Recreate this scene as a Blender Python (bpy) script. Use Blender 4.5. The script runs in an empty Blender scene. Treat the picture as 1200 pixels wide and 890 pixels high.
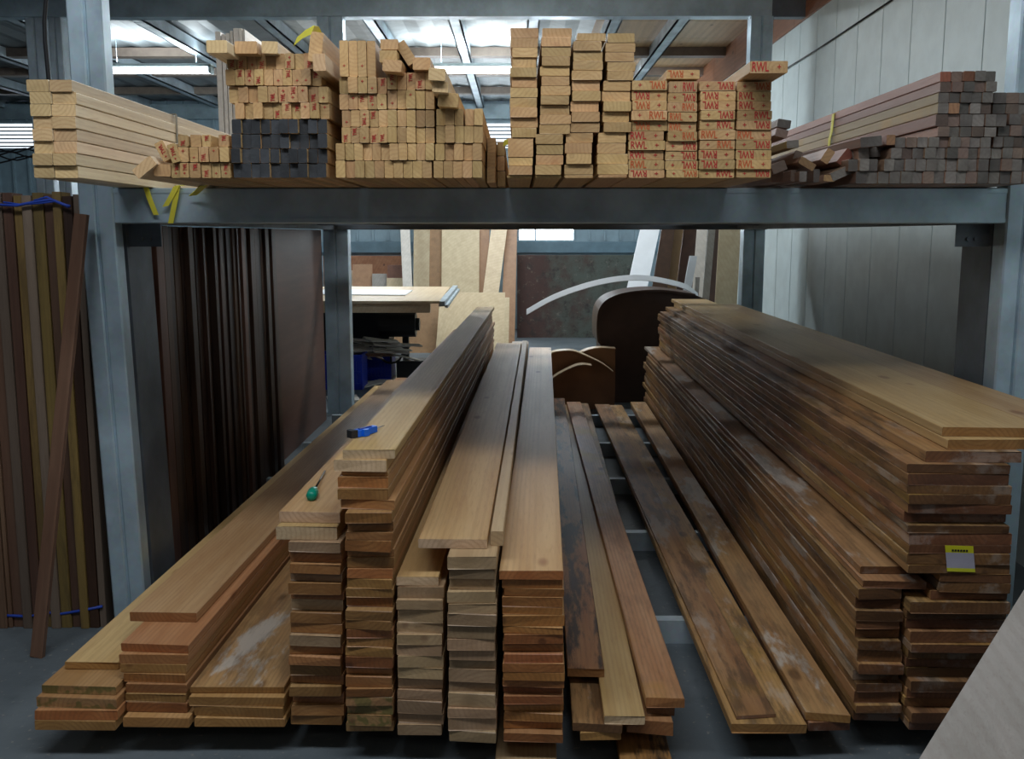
import bpy, math, random
from mathutils import Vector, Matrix, Euler
R = math.radians
random.seed(7)
sc = bpy.context.scene
COL = sc.collection

# ------------------------------------------------------------------ camera
F, CX, CY = 1142.0, 600.0, 445.0
CAMP = Vector((0, 0, 1.6))
CROT = Euler((R(90 - 8.47), 0, R(0.35)), 'XYZ')
cam = bpy.data.objects.new('camera', bpy.data.cameras.new('camera'))
cam.location = CAMP; cam.rotation_euler = CROT
cam.data.sensor_width = 36; cam.data.lens = F / 1200 * 36; cam.data.clip_start = 0.05
COL.objects.link(cam); sc.camera = cam
# ------------------------------------------------------------------ light
sc.view_settings.view_transform = 'Standard'; sc.view_settings.look = 'None'
sc.view_settings.gamma = 1; sc.view_settings.use_curve_mapping = False
sc.view_settings.exposure = 0.0
w = bpy.data.worlds.new('world'); sc.world = w; w.use_nodes = True
w.node_tree.nodes['Background'].inputs[0].default_value = (0.62, 0.75, 1.0, 1)
w.node_tree.nodes['Background'].inputs[1].default_value = 0.045

def area(name, loc, rot, sx, sy, power, col):
    l = bpy.data.lights.new(name, 'AREA'); l.shape = 'RECTANGLE'; l.size = sx; l.size_y = sy
    l.energy = power; l.color = col
    o = bpy.data.objects.new(name, l); o.location = loc; o.rotation_euler = rot; COL.objects.link(o); return o
area('ceiling_light_front', (-0.5, 1.6, 3.6), (R(22), 0, 0), 3.6, 0.5, 73, (0.88, 0.94, 1.0))
area('ceiling_light_behind', (0.0, -1.8, 3.5), (R(45), 0, 0), 4.0, 0.6, 9, (1.0, 0.93, 0.82))
area('ceiling_light_mid', (-0.5, 5.6, 3.6), (0, 0, 0), 1.6, 0.3, 48, (0.88, 0.95, 1.0))
area('ceiling_light_left', (-5.2, 5.8, 3.55), (0, 0, 0), 0.4, 2.4, 14, (0.82, 0.92, 1.0))
area('tube_glow_left', (-4.1, 11.4, 3.36), (R(35), 0, 0), 1.2, 0.12, 60, (0.8, 0.93, 1.0))
area('tube_glow_mid', (-0.4, 11.4, 3.36), (R(40), 0, 0), 1.2, 0.12, 80, (0.9, 0.96, 1.0))
area('tube_glow_mid_up', (-0.4, 11.4, 3.54), (R(180), 0, 0), 1.2, 0.12, 26, (0.85, 0.95, 1.0))
area('tube_glow_left_up', (-4.1, 11.4, 3.54), (R(180), 0, 0), 1.2, 0.12, 26, (0.85, 0.95, 1.0))
area('added_fill_aisle_end', (0.1, 10.0, 3.62), (R(-8), 0, 0), 2.4, 0.2, 62, (0.88, 0.95, 1.0))  # fill added to brighten the far board ends, no known fitting here
area('added_fill_rear', (0.6, 12.6, 3.6), (R(45), 0, 0), 2.6, 0.3, 22, (0.9, 0.96, 1.0))  # fill added and tilted to brighten the rear sheets

# ------------------------------------------------------------------ pixel rays
M3 = CROT.to_matrix()
def ray(px, py): return M3 @ Vector((px - CX, CY - py, -F))
def P(px, py, Y): d = ray(px, py); return CAMP + d * (Y / d.y)
def PZ(px, py, z): d = ray(px, py); return CAMP + d * ((z - CAMP.z) / d.z)

# ------------------------------------------------------------------ materials
class NT:
    def __init__(s, name):
        s.m = bpy.data.materials.new(name); s.m.use_nodes = True; s.t = s.m.node_tree
        s.b = s.t.nodes['Principled BSDF']
    def n(s, typ, **kw):
        x = s.t.nodes.new(typ)
        for k, v in kw.items():
            if k.startswith('_'): setattr(x, k[1:], v)
            else: x.inputs[k.replace('9', ' ')].default_value = v
        return x
    def l(s, a, b): s.t.links.new(a, b)
    def math(s, op, a, b=None, c=None):
        x = s.t.nodes.new('ShaderNodeMath'); x.operation = op
        for i, v in enumerate((a, b, c)):
            if v is None: continue
            if isinstance(v, (int, float)): x.inputs[i].default_value = v
            else: s.l(v, x.inputs[i])
        return x.outputs[0]
    def mix(s, f, a, b, mode='MIX'):
        x = s.t.nodes.new('ShaderNodeMix'); x.data_type = 'RGBA'; x.blend_type = mode
        for i, v in ((0, f), (6, a), (7, b)):
            if isinstance(v, (int, float)): x.inputs[i].default_value = v
            elif isinstance(v, tuple): x.inputs[i].default_value = (*v, 1)
            else: s.l(v, x.inputs[i])
        return x.outputs[2]
    def ramp(s, f, lo, hi):
        x = s.t.nodes.new('ShaderNodeMapRange'); x.interpolation_type = 'SMOOTHSTEP'
        x.inputs[1].default_value = lo; x.inputs[2].default_value = hi; s.l(f, x.inputs[0]); return x.outputs[0]
    def noise(s, vec, scale, detail=3, rough=.55):
        x = s.n('ShaderNodeTexNoise', Scale=scale, Detail=detail, Roughness=rough); s.l(vec, x.inputs['Vector']); return x.outputs['Fac']

def flat(name, col, rough=.6, metal=0, var=.12, scale=6, bump=0.0, spec=.4):
    k = NT(name); tc = k.n('ShaderNodeTexCoord').outputs['Object']
    f = k.noise(tc, scale, 5)
    c = k.mix(k.ramp(f, .3, .7), tuple(v * (1 - var) for v in col), tuple(min(1, v * (1 + var)) for v in col))
    k.l(c, k.b.inputs['Base Color']); k.b.inputs['Roughness'].default_value = rough
    k.b.inputs['Metallic'].default_value = metal; k.b.inputs['Specular IOR Level'].default_value = spec
    if bump:
        b = k.n('ShaderNodeBump', Strength=bump, Distance=.01); k.l(k.noise(tc, scale * 8, 3), b.inputs['Height']); k.l(b.outputs[0], k.b.inputs['Normal'])
    return k.m

def wood(name, c1, c2, dark=(.10, .045, .015), rough=.46, val=(.78, 1.15), rings=.45, ringscale=22, knots=.8,
         white=0.0, black=0.0, yellow=0.0, moss=0.0, end=False):
    """grain as growth rings round a pith that runs along the object's own Y axis"""
    k = NT(name); tc = k.n('ShaderNodeTexCoord').outputs['Object']
    rnd = k.n('ShaderNodeObjectInfo').outputs['Random']
    wn = k.n('ShaderNodeTexWhiteNoise', _noise_dimensions='1D'); k.l(rnd, wn.inputs['W'])
    sub = k.n('ShaderNodeVectorMath', _operation='SUBTRACT'); k.l(wn.outputs['Color'], sub.inputs[0]); sub.inputs[1].default_value = (.5, 0, .5)
    mul = k.n('ShaderNodeVectorMath', _operation='MULTIPLY'); k.l(sub.outputs[0], mul.inputs[0]); mul.inputs[1].default_value = (.22, 9, .22)
    st = k.n('ShaderNodeVectorMath', _operation='MULTIPLY'); k.l(tc, st.inputs[0]); st.inputs[1].default_value = (1, .05, 1)
    add = k.n('ShaderNodeVectorMath', _operation='ADD'); k.l(st.outputs[0], add.inputs[0]); k.l(mul.outputs[0], add.inputs[1])
    v = add.outputs[0]
    wv = k.n('ShaderNodeTexWave', _wave_type='RINGS', _rings_direction='Y', Scale=ringscale, Distortion=2.2, Detail=2, **{'Detail9Scale': .8})
    k.l(v, wv.inputs['Vector'])
    off = k.n('ShaderNodeVectorMath', _operation='ADD'); k.l(tc, off.inputs[0])
    m2 = k.n('ShaderNodeVectorMath', _operation='MULTIPLY'); k.l(wn.outputs['Color'], m2.inputs[0]); m2.inputs[1].default_value = (40, 40, 40); k.l(m2.outputs[0], off.inputs[1])
    st2 = k.n('ShaderNodeVectorMath', _operation='MULTIPLY'); k.l(off.outputs[0], st2.inputs[0]); st2.inputs[1].default_value = (1, .08, 1)
    base = k.mix(k.ramp(k.noise(st2.outputs[0], 14, 4), .3, .7), c1, c2)
    base = k.mix(k.math('MULTIPLY', k.ramp(wv.outputs['Fac'], .35, .95), rings), base, k.mix(.55, c2, dark))
    fine = k.noise(st2.outputs[0], 130, 2)
    base = k.mix(k.math('MULTIPLY', k.ramp(fine, .5, .75), .22), base, dark)
    if knots:
        st3 = k.n('ShaderNodeVectorMath', _operation='MULTIPLY'); k.l(off.outputs[0], st3.inputs[0]); st3.inputs[1].default_value = (5, 2.1, 5) if not end else (7, 2, 7)
        vo = k.n('ShaderNodeTexVoronoi', Scale=1.0); k.l(st3.outputs[0], vo.inputs['Vector'])
        kn = k.math('SUBTRACT', 1, k.ramp(vo.outputs['Distance'], .05, .13))
        base = k.mix(k.math('MULTIPLY', kn, knots), base, dark)
    if end:   # sawn ends: some boards have dirty or redder ends
        base = k.mix(k.math('MULTIPLY', k.ramp(k.noise(off.outputs[0], 9, 3), .55, .72), .35), base, tuple(x * .45 for x in c2))
    if white:
        s4 = k.n('ShaderNodeVectorMath', _operation='MULTIPLY'); k.l(off.outputs[0], s4.inputs[0]); s4.inputs[1].default_value = (1, .3, 1)
        a = k.noise(s4.outputs[0], 5, 6, .68)
        base = k.mix(k.math('MULTIPLY', k.ramp(a, .525, .61), white), base, (.55, .50, .44))
    if black:
        s5 = k.n('ShaderNodeVectorMath', _operation='MULTIPLY'); k.l(off.outputs[0], s5.inputs[0]); s5.inputs[1].default_value = (1, .16, 1)
        a = k.noise(s5.outputs[0], 15, 7, .68)
        base = k.mix(k.math('MULTIPLY', k.ramp(a, .47, .6), black), base, (.035, .022, .015))
    if yellow:
        base = k.mix(k.math('MULTIPLY', k.ramp(k.noise(off.outputs[0], 2.2, 3), .52, .68), yellow), base, (.42, .24, .03))
    if moss:
        base = k.mix(k.math('MULTIPLY', k.ramp(k.noise(off.outputs[0], 22, 2), .48, .56), moss), base, (.06, .10, .015))
    hs = k.n('ShaderNodeHueSaturation'); k.l(base, hs.inputs['Color'])
    mr = k.n('ShaderNodeMapRange'); mr.inputs[3].default_value, mr.inputs[4].default_value = val; k.l(rnd, mr.inputs[0]); k.l(mr.outputs[0], hs.inputs['Value'])
    hu = k.n('ShaderNodeMapRange'); hu.inputs[3].default_value, hu.inputs[4].default_value = .488, .508; k.l(wn.outputs['Value'], hu.inputs[0]); k.l(hu.outputs[0], hs.inputs['Hue'])
    k.l(hs.outputs[0], k.b.inputs['Base Color']); k.b.inputs['Roughness'].default_value = rough
    k.b.inputs['Specular IOR Level'].default_value = .5
    b = k.n('ShaderNodeBump', Strength=.25, Distance=.003); k.l(fine, b.inputs['Height']); k.l(b.outputs[0], k.b.inputs['Normal'])
    return k.m

def galv(name, col=(.46, .62, .72), rough=.34, metal=.4):
    k = NT(name); tc = k.n('ShaderNodeTexCoord').outputs['Object']
    vo = k.n('ShaderNodeTexVoronoi', Scale=55.0); k.l(tc, vo.inputs['Vector'])
    f = k.noise(tc, 4, 4)
    c = k.mix(k.ramp(f, .3, .7), tuple(x * .7 for x in col), col)
    c = k.mix(.05, c, vo.outputs['Color'], 'OVERLAY')
    hs = k.n('ShaderNodeHueSaturation', Saturation=.85); k.l(c, hs.inputs['Color'])
    k.l(hs.outputs[0], k.b.inputs['Base Color'])
    k.b.inputs['Metallic'].default_value = metal
    k.l(k.math('ADD', k.math('MULTIPLY', k.ramp(k.noise(tc, 5, 3), .3, .7), .12), rough - .04), k.b.inputs['Roughness'])
    return k.m

PINE = [wood('pale_pine_lit_side', (.78, .64, .42), (.84, .70, .48), (.36, .18, .07), rings=.25, knots=.5),  # sides made paler to carry the light on the bundle's long face
        wood('pale_pine_end', (.60, .42, .21), (.66, .46, .24), (.36, .17, .06), rings=.5, ringscale=26, knots=.3, end=True, val=(.8, 1.15))]
TWOBY = [wood('stud_pine', (.60, .40, .18), (.68, .47, .23), (.35, .15, .05), rings=.3, knots=.5),
         wood('stud_pine_end', (.53, .33, .135), (.62, .41, .185), (.34, .15, .05), rings=.5, ringscale=26, knots=.3, end=True, val=(.72, 1.1))]
BLACK = [TWOBY[0], wood('black_painted_end', (.016, .018, .021), (.036, .039, .044), (.008, .008, .009), rings=.2, knots=0, val=(.6, 1.5), rough=.65)]
GREYB = [wood('weathered_batten', (.24, .14, .09), (.32, .21, .14), (.09, .05, .03), rings=.3, val=(.6, 1.2)),
         wood('weathered_batten_end', (.14, .12, .105), (.23, .205, .18), (.07, .045, .03), rings=.35, knots=.2, end=True, val=(.45, 1.25))]
PINK = [wood('pink_batten', (.27, .15, .105), (.35, .20, .145), (.16, .07, .04), rings=.3, val=(.75, 1.15)),
        wood('pink_batten_end', (.15, .105, .085), (.21, .145, .11), (.09, .05, .03), rings=.35, knots=.2, end=True, val=(.5, 1.25))]
YELB = [wood('yellow_batten', (.27, .20, .09), (.34, .25, .12), (.2, .11, .04), rings=.3, yellow=.6), GREYB[1]]
REDB = [PINK[0], wood('red_batten_end', (.20, .07, .04), (.26, .10, .05), (.08, .03, .02), knots=.2, end=True, val=(.6, 1.2))]
ORNB = [PINK[0], wood('tan_batten_end', (.34, .19, .09), (.40, .23, .11), (.12, .06, .03), knots=.2, end=True, val=(.6, 1.1))]
BOARD = [wood('sawn_board', (.42, .22, .08), (.52, .30, .13), (.20, .08, .02), rings=.4),
         wood('sawn_board_end', (.34, .155, .045), (.42, .21, .07), (.19, .07, .02), rings=.55, ringscale=24, end=True, val=(.65, 1.1))]
CLEAN = [wood('planed_board', (.54, .33, .135), (.64, .43, .20), (.30, .13, .045), rings=.35), BOARD[1]]
CLEANL = [CLEAN[0], wood('planed_board_end', (.58, .40, .24), (.68, .48, .30), (.34, .17, .08), rings=.45, end=True)]
PALE = [wood('dry_board', (.46, .31, .17), (.56, .39, .22), (.26, .13, .06), rings=.3),
        wood('dry_board_end', (.38, .25, .13), (.47, .32, .18), (.26, .15, .08), rings=.45, end=True, val=(.7, 1.15))]
RED = [wood('red_board', (.42, .20, .075), (.52, .28, .12), (.20, .07, .02), rings=.35),
       wood('red_board_end', (.36, .13, .035), (.44, .18, .055), (.14, .05, .015), rings=.5, end=True, val=(.6, 1.15))]
MOSS = [BOARD[0], wood('mossy_board_end', (.36, .20, .08), (.42, .25, .10), (.15, .07, .03), moss=.55, end=True)]
OLD = [wood('weathered_board', (.34, .16, .065), (.48, .27, .12), (.13, .05, .02), rings=.45, white=.45, black=.6, yellow=.35, rough=.5),
       wood('weathered_board_end', (.16, .07, .03), (.23, .105, .042), (.07, .03, .015), rings=.5, end=True, white=.25, val=(.5, 1.1))]
WHITED = [wood('plastered_board', (.38, .19, .08), (.50, .29, .13), (.14, .06, .02), rings=.4, white=.8, black=.35, rough=.5), BOARD[1]]
STAIN = [wood('dark_stained_board', (.34, .15, .05), (.42, .21, .08), (.07, .03, .015), rings=.3, black=.95), BOARD[1]]
SIDE = [wood('stack_board', (.34, .17, .06), (.48, .28, .11), (.12, .05, .02), rings=.45, white=.35, yellow=.45, black=.6, rough=.5, val=(.6, 1.2)), OLD[1]]
DARKV = [wood('dark_upright', (.05, .024, .014), (.075, .037, .02), (.03, .015, .01), rings=.4, val=(.45, 1.3)), ] * 2
BROWNV = [wood('brown_upright', (.13, .065, .04), (.18, .10, .062), (.06, .03, .02), rings=.35, val=(.6, 1.2))] * 2
GREYV = [wood('grey_upright', (.16, .115, .085), (.21, .155, .115), (.09, .06, .04), rings=.35, val=(.7, 1.2))] * 2
YELV = [wood('yellow_upright', (.20, .135, .04), (.26, .175, .055), (.10, .06, .03), rings=.35, black=.35)] * 2
PLY = [wood('pale_plywood', (.52, .40, .25), (.60, .48, .31), (.34, .20, .1), rings=.2, ringscale=8, knots=.4)] * 2
PLYW = [wood('white_plywood', (.62, .58, .52), (.72, .67, .60), (.4, .3, .2), rings=.15, ringscale=8, knots=.0)] * 2
PLYG = [wood('grey_plywood', (.36, .33, .29), (.44, .40, .36), (.25, .2, .16), rings=.3, ringscale=9, knots=.25)] * 2
BRPLY = [wood('brown_plywood', (.13, .062, .032), (.17, .085, .045), (.08, .04, .03), rings=.25, ringscale=8, knots=0)] * 2
MDF = flat('brown_hardboard', (.075, .045, .033), .5)
MDFT = flat('tan_hardboard', (.33, .18, .10), .55)
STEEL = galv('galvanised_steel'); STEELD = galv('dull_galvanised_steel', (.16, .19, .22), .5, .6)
STEELG = galv('grey_galvanised_steel', (.46, .56, .62), .4, .4)
WHITEW = flat('white_panel', (.74, .84, .84), .55, var=.05)
DARKM = flat('black_machine', (.02, .02, .022), .45)
BLUEP = flat('blue_plastic', (.008, .03, .42), .4, var=.1)
REDINK = flat('red_ink', (.42, .03, .025), .7, var=.3, scale=60)
ORINK = flat('orange_red_ink', (.50, .10, .03), .7, var=.3, scale=60)
YTAPE = flat('yellow_tape', (.62, .56, .05), .5)
BSTR = flat('blue_strapping', (.02, .06, .38), .5)
KSTR = flat('clear_grey_strapping', (.22, .19, .13), .4)
CABLE = flat('black_cable', (.01, .01, .012), .5)
WHITE = flat('white_board_face', (.72, .74, .76), .45, var=.04)

# ------------------------------------------------------------------ helpers
def mk(name, verts, faces, mats, parent=None, mi=None, smooth=False):
    me = bpy.data.meshes.new(name); me.from_pydata([tuple(v) for v in verts], [], faces)
    for m in (mats if isinstance(mats, (list, tuple)) else [mats]): me.materials.append(m)
    if mi: me.polygons.foreach_set('material_index', mi)
    if smooth: me.polygons.foreach_set('use_smooth', [True] * len(me.polygons))
    me.update(); o = bpy.data.objects.new(name, me); COL.objects.link(o)
    if parent: o.parent = parent
    return o
def tag(o, label, cat, group=None):
    o['label'] = label; o['category'] = cat
    if group: o['group'] = group
    return o
def struct(o): o['kind'] = 'structure'; return o
def thing(name, loc, label, cat, group=None):
    o = bpy.data.objects.new(name, None); o.location = loc; o.empty_display_size = .05; COL.objects.link(o)
    return tag(o, label, cat, group)
def smooth_pts(p, k=5):
    out = []
    for i in range(len(p) - 1):
        a, b, c, d = p[max(i - 1, 0)], p[i], p[i + 1], p[min(i + 2, len(p) - 1)]
        for j in range(k):
            t = j / k
            out.append(tuple(.5 * (2 * b[q] + (c[q] - a[q]) * t + (2 * a[q] - 5 * b[q] + 4 * c[q] - d[q]) * t * t + (3 * b[q] - a[q] - 3 * c[q] + d[q]) * t ** 3) for q in range(2)))
    return out + [tuple(p[-1])]
class MB:
    def __init__(s): s.v = []; s.f = []
    def add(s, vs, fs):
        n = len(s.v); s.v += [tuple(v) for v in vs]; s.f += [tuple(i + n for i in f) for f in fs]; return s
    def box(s, x0, x1, y0, y1, z0, z1, c=0.0):
        if c:
            pr = [(x0 + c, z0), (x1 - c, z0), (x1, z0 + c), (x1, z1 - c), (x1 - c, z1), (x0 + c, z1), (x0, z1 - c), (x0, z0 + c)]
            return s.add([(x, y, z) for y in (y0, y1) for x, z in pr],
                         [tuple(range(8)), tuple(range(15, 7, -1))] + [(i + 8, (i + 1) % 8 + 8, (i + 1) % 8, i) for i in range(8)])
        return s.add([(x0, y0, z0), (x1, y0, z0), (x1, y1, z0), (x0, y1, z0), (x0, y0, z1), (x1, y0, z1), (x1, y1, z1), (x0, y1, z1)],
                     [(3, 2, 1, 0), (4, 5, 6, 7), (0, 1, 5, 4), (1, 2, 6, 5), (2, 3, 7, 6), (3, 0, 4, 7)])
    def bar(s, a, b, wid, th, up=(0, 0, 1)):
        a = Vector(a); b = Vector(b); d = (b - a).normalized(); u = Vector(up); x = d.cross(u).normalized(); u = x.cross(d)
        vs = [p + x * (wid / 2 * i) + u * (th / 2 * j) for p in (a, b) for i, j in ((-1, -1), (1, -1), (1, 1), (-1, 1))]
        return s.add(vs, [(0, 1, 2, 3), (7, 6, 5, 4), (1, 0, 4, 5), (2, 1, 5, 6), (3, 2, 6, 7), (0, 3, 7, 4)])
    def tube(s, pts, r, seg=8):
        pts = [Vector(p) for p in pts]; n = len(pts); rr = r if isinstance(r, (list, tuple)) else [r] * n; vs = []
        for i, p in enumerate(pts):
            d = (pts[min(i + 1, n - 1)] - pts[max(i - 1, 0)]).normalized()
            x = d.orthogonal() if abs(d.z) > .9 else d.cross(Vector((0, 0, 1)))
            x.normalize(); y = d.cross(x)
            vs += [p + (x * math.cos(t) + y * math.sin(t)) * rr[i] for t in [2 * math.pi * j / seg for j in range(seg)]]
        fs = [(i * seg + j, i * seg + (j + 1) % seg, (i + 1) * seg + (j + 1) % seg, (i + 1) * seg + j) for i in range(n - 1) for j in range(seg)]
        fs += [tuple(range(seg - 1, -1, -1)), tuple(range((n - 1) * seg, n * seg))]
        return s.add(vs, fs)
    def ribbon(s, pts, wv, th=.0015):
        """strip following pts, wide along vector wv, with a real thickness"""
        wv = Vector(wv); vs = []; pts = [Vector(p) for p in pts]; n = len(pts)
        for i, p in enumerate(pts):
            d = (pts[min(i + 1, n - 1)] - pts[max(i - 1, 0)]).normalized(); nn = d.cross(wv).normalized() * th
            vs += [p - wv / 2 - nn, p + wv / 2 - nn, p + wv / 2 + nn, p - wv / 2 + nn]
        fs = [(i * 4 + j, i * 4 + (j + 1) % 4, i * 4 + 4 + (j + 1) % 4, i * 4 + 4 + j) for i in range(n - 1) for j in range(4)]
        fs += [(3, 2, 1, 0), tuple(range((n - 1) * 4, n * 4))]
        return s.add(vs, fs)
    def extrude(s, pts, vec):
        n = len(pts); vec = Vector(vec); pts = [Vector(p) for p in pts]
        return s.add(pts + [p + vec for p in pts], [tuple(range(n)), tuple(range(2 * n - 1, n - 1, -1))] + [(i + n, (i + 1) % n + n, (i + 1) % n, i) for i in range(n)])
    def obj(s, name, mats, parent=None, smooth=False): return mk(name, s.v, s.f, mats, parent, smooth=smooth)

def plank_mesh(name, W, T, L, mats, bow=0.0, sweep=0.0, c=.0022, skew=0.0, seg=5, chip=0.0):
    """chamfered timber: own X is the width, own Y the length (0..L), own Z the thickness (0..T)"""
    c = min(c, W / 6, T / 6)
    pr = [(-W/2 + c, 0), (W/2 - c, 0), (W/2, c), (W/2, T - c), (W/2 - c, T), (-W/2 + c, T), (-W/2, T - c), (-W/2, c)]
    vs = []
    for i in range(seg + 1):
        t = i / seg; y = L * t; dz = bow * math.sin(math.pi * t); dx = sweep * math.sin(math.pi * t)
        for x, z in pr:
            yy = y + (skew * x / W if i == 0 else 0) + (random.uniform(-1, 1) * chip if i == 0 else 0)
            vs.append((x + dx, yy, z + dz))
    fs = [tuple(range(8)), tuple(range((seg + 1) * 8 - 1, seg * 8 - 1, -1))]
    mi = [1, 1]
    for i in range(seg):
        for j in range(8):
            fs.append((i * 8 + 8 + j, i * 8 + 8 + (j + 1) % 8, i * 8 + (j + 1) % 8, i * 8 + j)); mi.append(0)
    return mk(name, vs, fs, mats, None, mi)

def board(name, label, cat, group, x0, x1, z0, z1, Y, L, mats, shift=0.0, **kw):
    """timber lying along Y with its near end at Y; shift = how far it drifts in X over its length"""
    o = plank_mesh(name, x1 - x0, z1 - z0, L, mats, **kw)
    o.location = ((x0 + x1) / 2, Y, z0); o.rotation_euler = (0, 0, -math.atan2(shift, L))
    return tag(o, label, cat, group)

def lean(name, label, cat, group, a, b, W, T, mats, face=(0, -1, 0), **kw):
    """timber from foot a to head b; its broad side looks along face"""
    a = Vector(a); b = Vector(b); d = (b - a); L = d.length; d.normalize()
    f = Vector(face); x = d.cross(f).normalized(); z = x.cross(d)
    o = plank_mesh(name, W, T, L, mats, **kw)
    M = Matrix((x, d, z)).transposed().to_4x4(); M.translation = a
    o.matrix_world = M
    return tag(o, label, cat, group)

ORD = lambda n: '%d%s' % (n, 'th' if 10 <= n % 100 <= 20 else {1: 'st', 2: 'nd', 3: 'rd'}.get(n % 10, 'th'))

# lettering used on the sawn ends
def text_mesh(body, size, shear=0.0, bold=.0):
    cu = bpy.data.curves.new('lettering', 'FONT'); cu.body = body; cu.size = size; cu.shear = shear; cu.offset = bold
    cu.align_x = 'CENTER'; cu.align_y = 'CENTER'; cu.resolution_u = 2; cu.extrude = .0002
    t = bpy.data.objects.new('lettering', cu); COL.objects.link(t)
    dg = bpy.context.evaluated_depsgraph_get(); me = bpy.data.meshes.new_from_object(t.evaluated_get(dg))
    bpy.data.objects.remove(t); return me
def inked(body, size, mat, **kw):
    me = text_mesh(body, size, **kw); me.materials.clear(); me.materials.append(mat)
    xs = [v.co.x for v in me.vertices]; ys = [v.co.y for v in me.vertices]
    cx, cy = (min(xs) + max(xs)) / 2, (min(ys) + max(ys)) / 2; wd, hg = max(xs) - min(xs), max(ys) - min(ys)
    for v in me.vertices: v.co.x = (v.co.x - cx) / wd; v.co.y = (v.co.y - cy) / hg
    return me
M_RWL = [inked('RWL', .1, REDINK, bold=.0012), inked('RWL', .1, ORINK, bold=.0012)]
M_TWL = inked('TWL', .1, REDINK, bold=.002)
M_PLUS = inked('+', .1, REDINK, bold=.001)
def stamp(me, parent, x, z, wd, hg, rot=0.0):
    o = bpy.data.objects.new('red_stamp', me); COL.objects.link(o); o.parent = parent
    o.rotation_euler = (R(90), 0, 0)
    o.matrix_local = Matrix.Translation((x, -.0012, z)) @ Matrix.Rotation(R(rot), 4, 'Y') @ Matrix.Rotation(R(90), 4, 'X') @ Matrix.Diagonal((wd, hg, 1, 1))
    return o

# ================================================================== SETTING
YW = 16.5; ZC = 3.78; XR = 2.46; XL = -10.5
k = NT('concrete'); tc = k.n('ShaderNodeTexCoord').outputs['Object']
c = k.mix(k.ramp(k.noise(tc, 1.3, 6, .6), .3, .7), (.085, .105, .118), (.15, .175, .19))
c = k.mix(k.math('MULTIPLY', k.ramp(k.noise(tc, 7, 6, .7), .5, .7), .5), c, (.07, .085, .095))
c = k.mix(k.math('MULTIPLY', k.ramp(k.noise(tc, 40, 2), .64, .72), .5), c, (.33, .30, .25))
k.l(c, k.b.inputs['Base Color']); k.b.inputs['Roughness'].default_value = .55
bb = k.n('ShaderNodeBump', Strength=.15, Distance=.01); k.l(k.noise(tc, 25, 4), bb.inputs['Height']); k.l(bb.outputs[0], k.b.inputs['Normal'])
struct(MB().box(XL, XR + .1, -3, YW, -.1, 0).obj('floor', k.m))
# right wall: cladding boards with a dark gap between them
m = MB(); m.box(XR + .03, XR + .1, -3, YW, 0, 3.42)
y = 4.38 - .498 * 14
while y < YW - .1:
    m.box(XR, XR + .019, y + .007, min(y + .491, YW), 0.0, 3.42); y += .498
struct(m.obj('wall_right', [WHITEW]))
struct(MB().box(XR + .02, XR + .029, -3, YW, 0, 3.41).obj('trim_40', [flat('panel_gap', (.03, .035, .035), .8)]))
OSB = wood('rusty_plywood', (.28, .11, .055), (.36, .16, .085), (.09, .04, .025), rings=.3, ringscale=7)
m = MB(); y = -3
while y < YW - .1:
    m.box(XR - .02, XR + .1, y, min(y + 1.2, YW) - .008, 3.42, ZC); y += 1.2
struct(m.obj('trim_1', [OSB]))
struct(MB().box(XL - .1, XL, -3, YW, 0, ZC).obj('wall_left', flat('grey_sheet', (.16, .20, .22), .6)))
# rear wall with ribbed sheet, windows, ledge
RIB = flat('blue_grey_sheet', (.26, .36, .42), .5, var=.08)
m = MB()
m.box(XL, XR, YW + .08, YW + .16, 0, 1.5)
WINS = [(-10.3, -7.4, 3.02, 3.42, 1), (-3.2, .0, 3.02, 3.42, 1), (.02, .93, 1.51, 2.5, 2), (-3.0, -.3, 1.95, 2.6, 3)]  # last window added unseen behind the deck load for board sheen; third made taller
xs = sorted({XL, XR} | {v for w_ in WINS for v in w_[:2]})
for i in range(len(xs) - 1):
    a, b = xs[i], xs[i + 1]; mid = (a + b) / 2
    hole = sorted([(w_[2], w_[3]) for w_ in WINS if w_[0] < mid < w_[1]])
    z = 1.5
    for h0, h1 in hole + [(ZC, ZC)]:
        if h0 > z: m.box(a, b, YW + .08, YW + .12, z, h0)
        z = h1
x = XL
while x < XR:
    for z0, z1 in ((1.5, 1.50),):
        pass
    hs = [(w_[2], w_[3]) for w_ in WINS if w_[0] - .05 < x < w_[1] + .05]
    z = 1.5
    for h0, h1 in sorted(hs) + [(ZC, ZC)]:
        if h0 > z + .02: m.box(x - .02, x + .02, YW + .05, YW + .08, z, h0)
        z = h1
    x += .26
struct(m.obj('wall_rear', [RIB]))
struct(MB().box(XL, XR, YW - .05, YW + .08, 1.30, 1.48, .008).obj('trim_2', [flat('blue_ledge', (.14, .23, .29), .45)]))
struct(MB().box(XL, XR, YW - .05, YW + .08, 3.48, 3.72, .01).obj('trim_3', [galv('ledge_steel', (.30, .42, .48), .5, .3)]))
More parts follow.
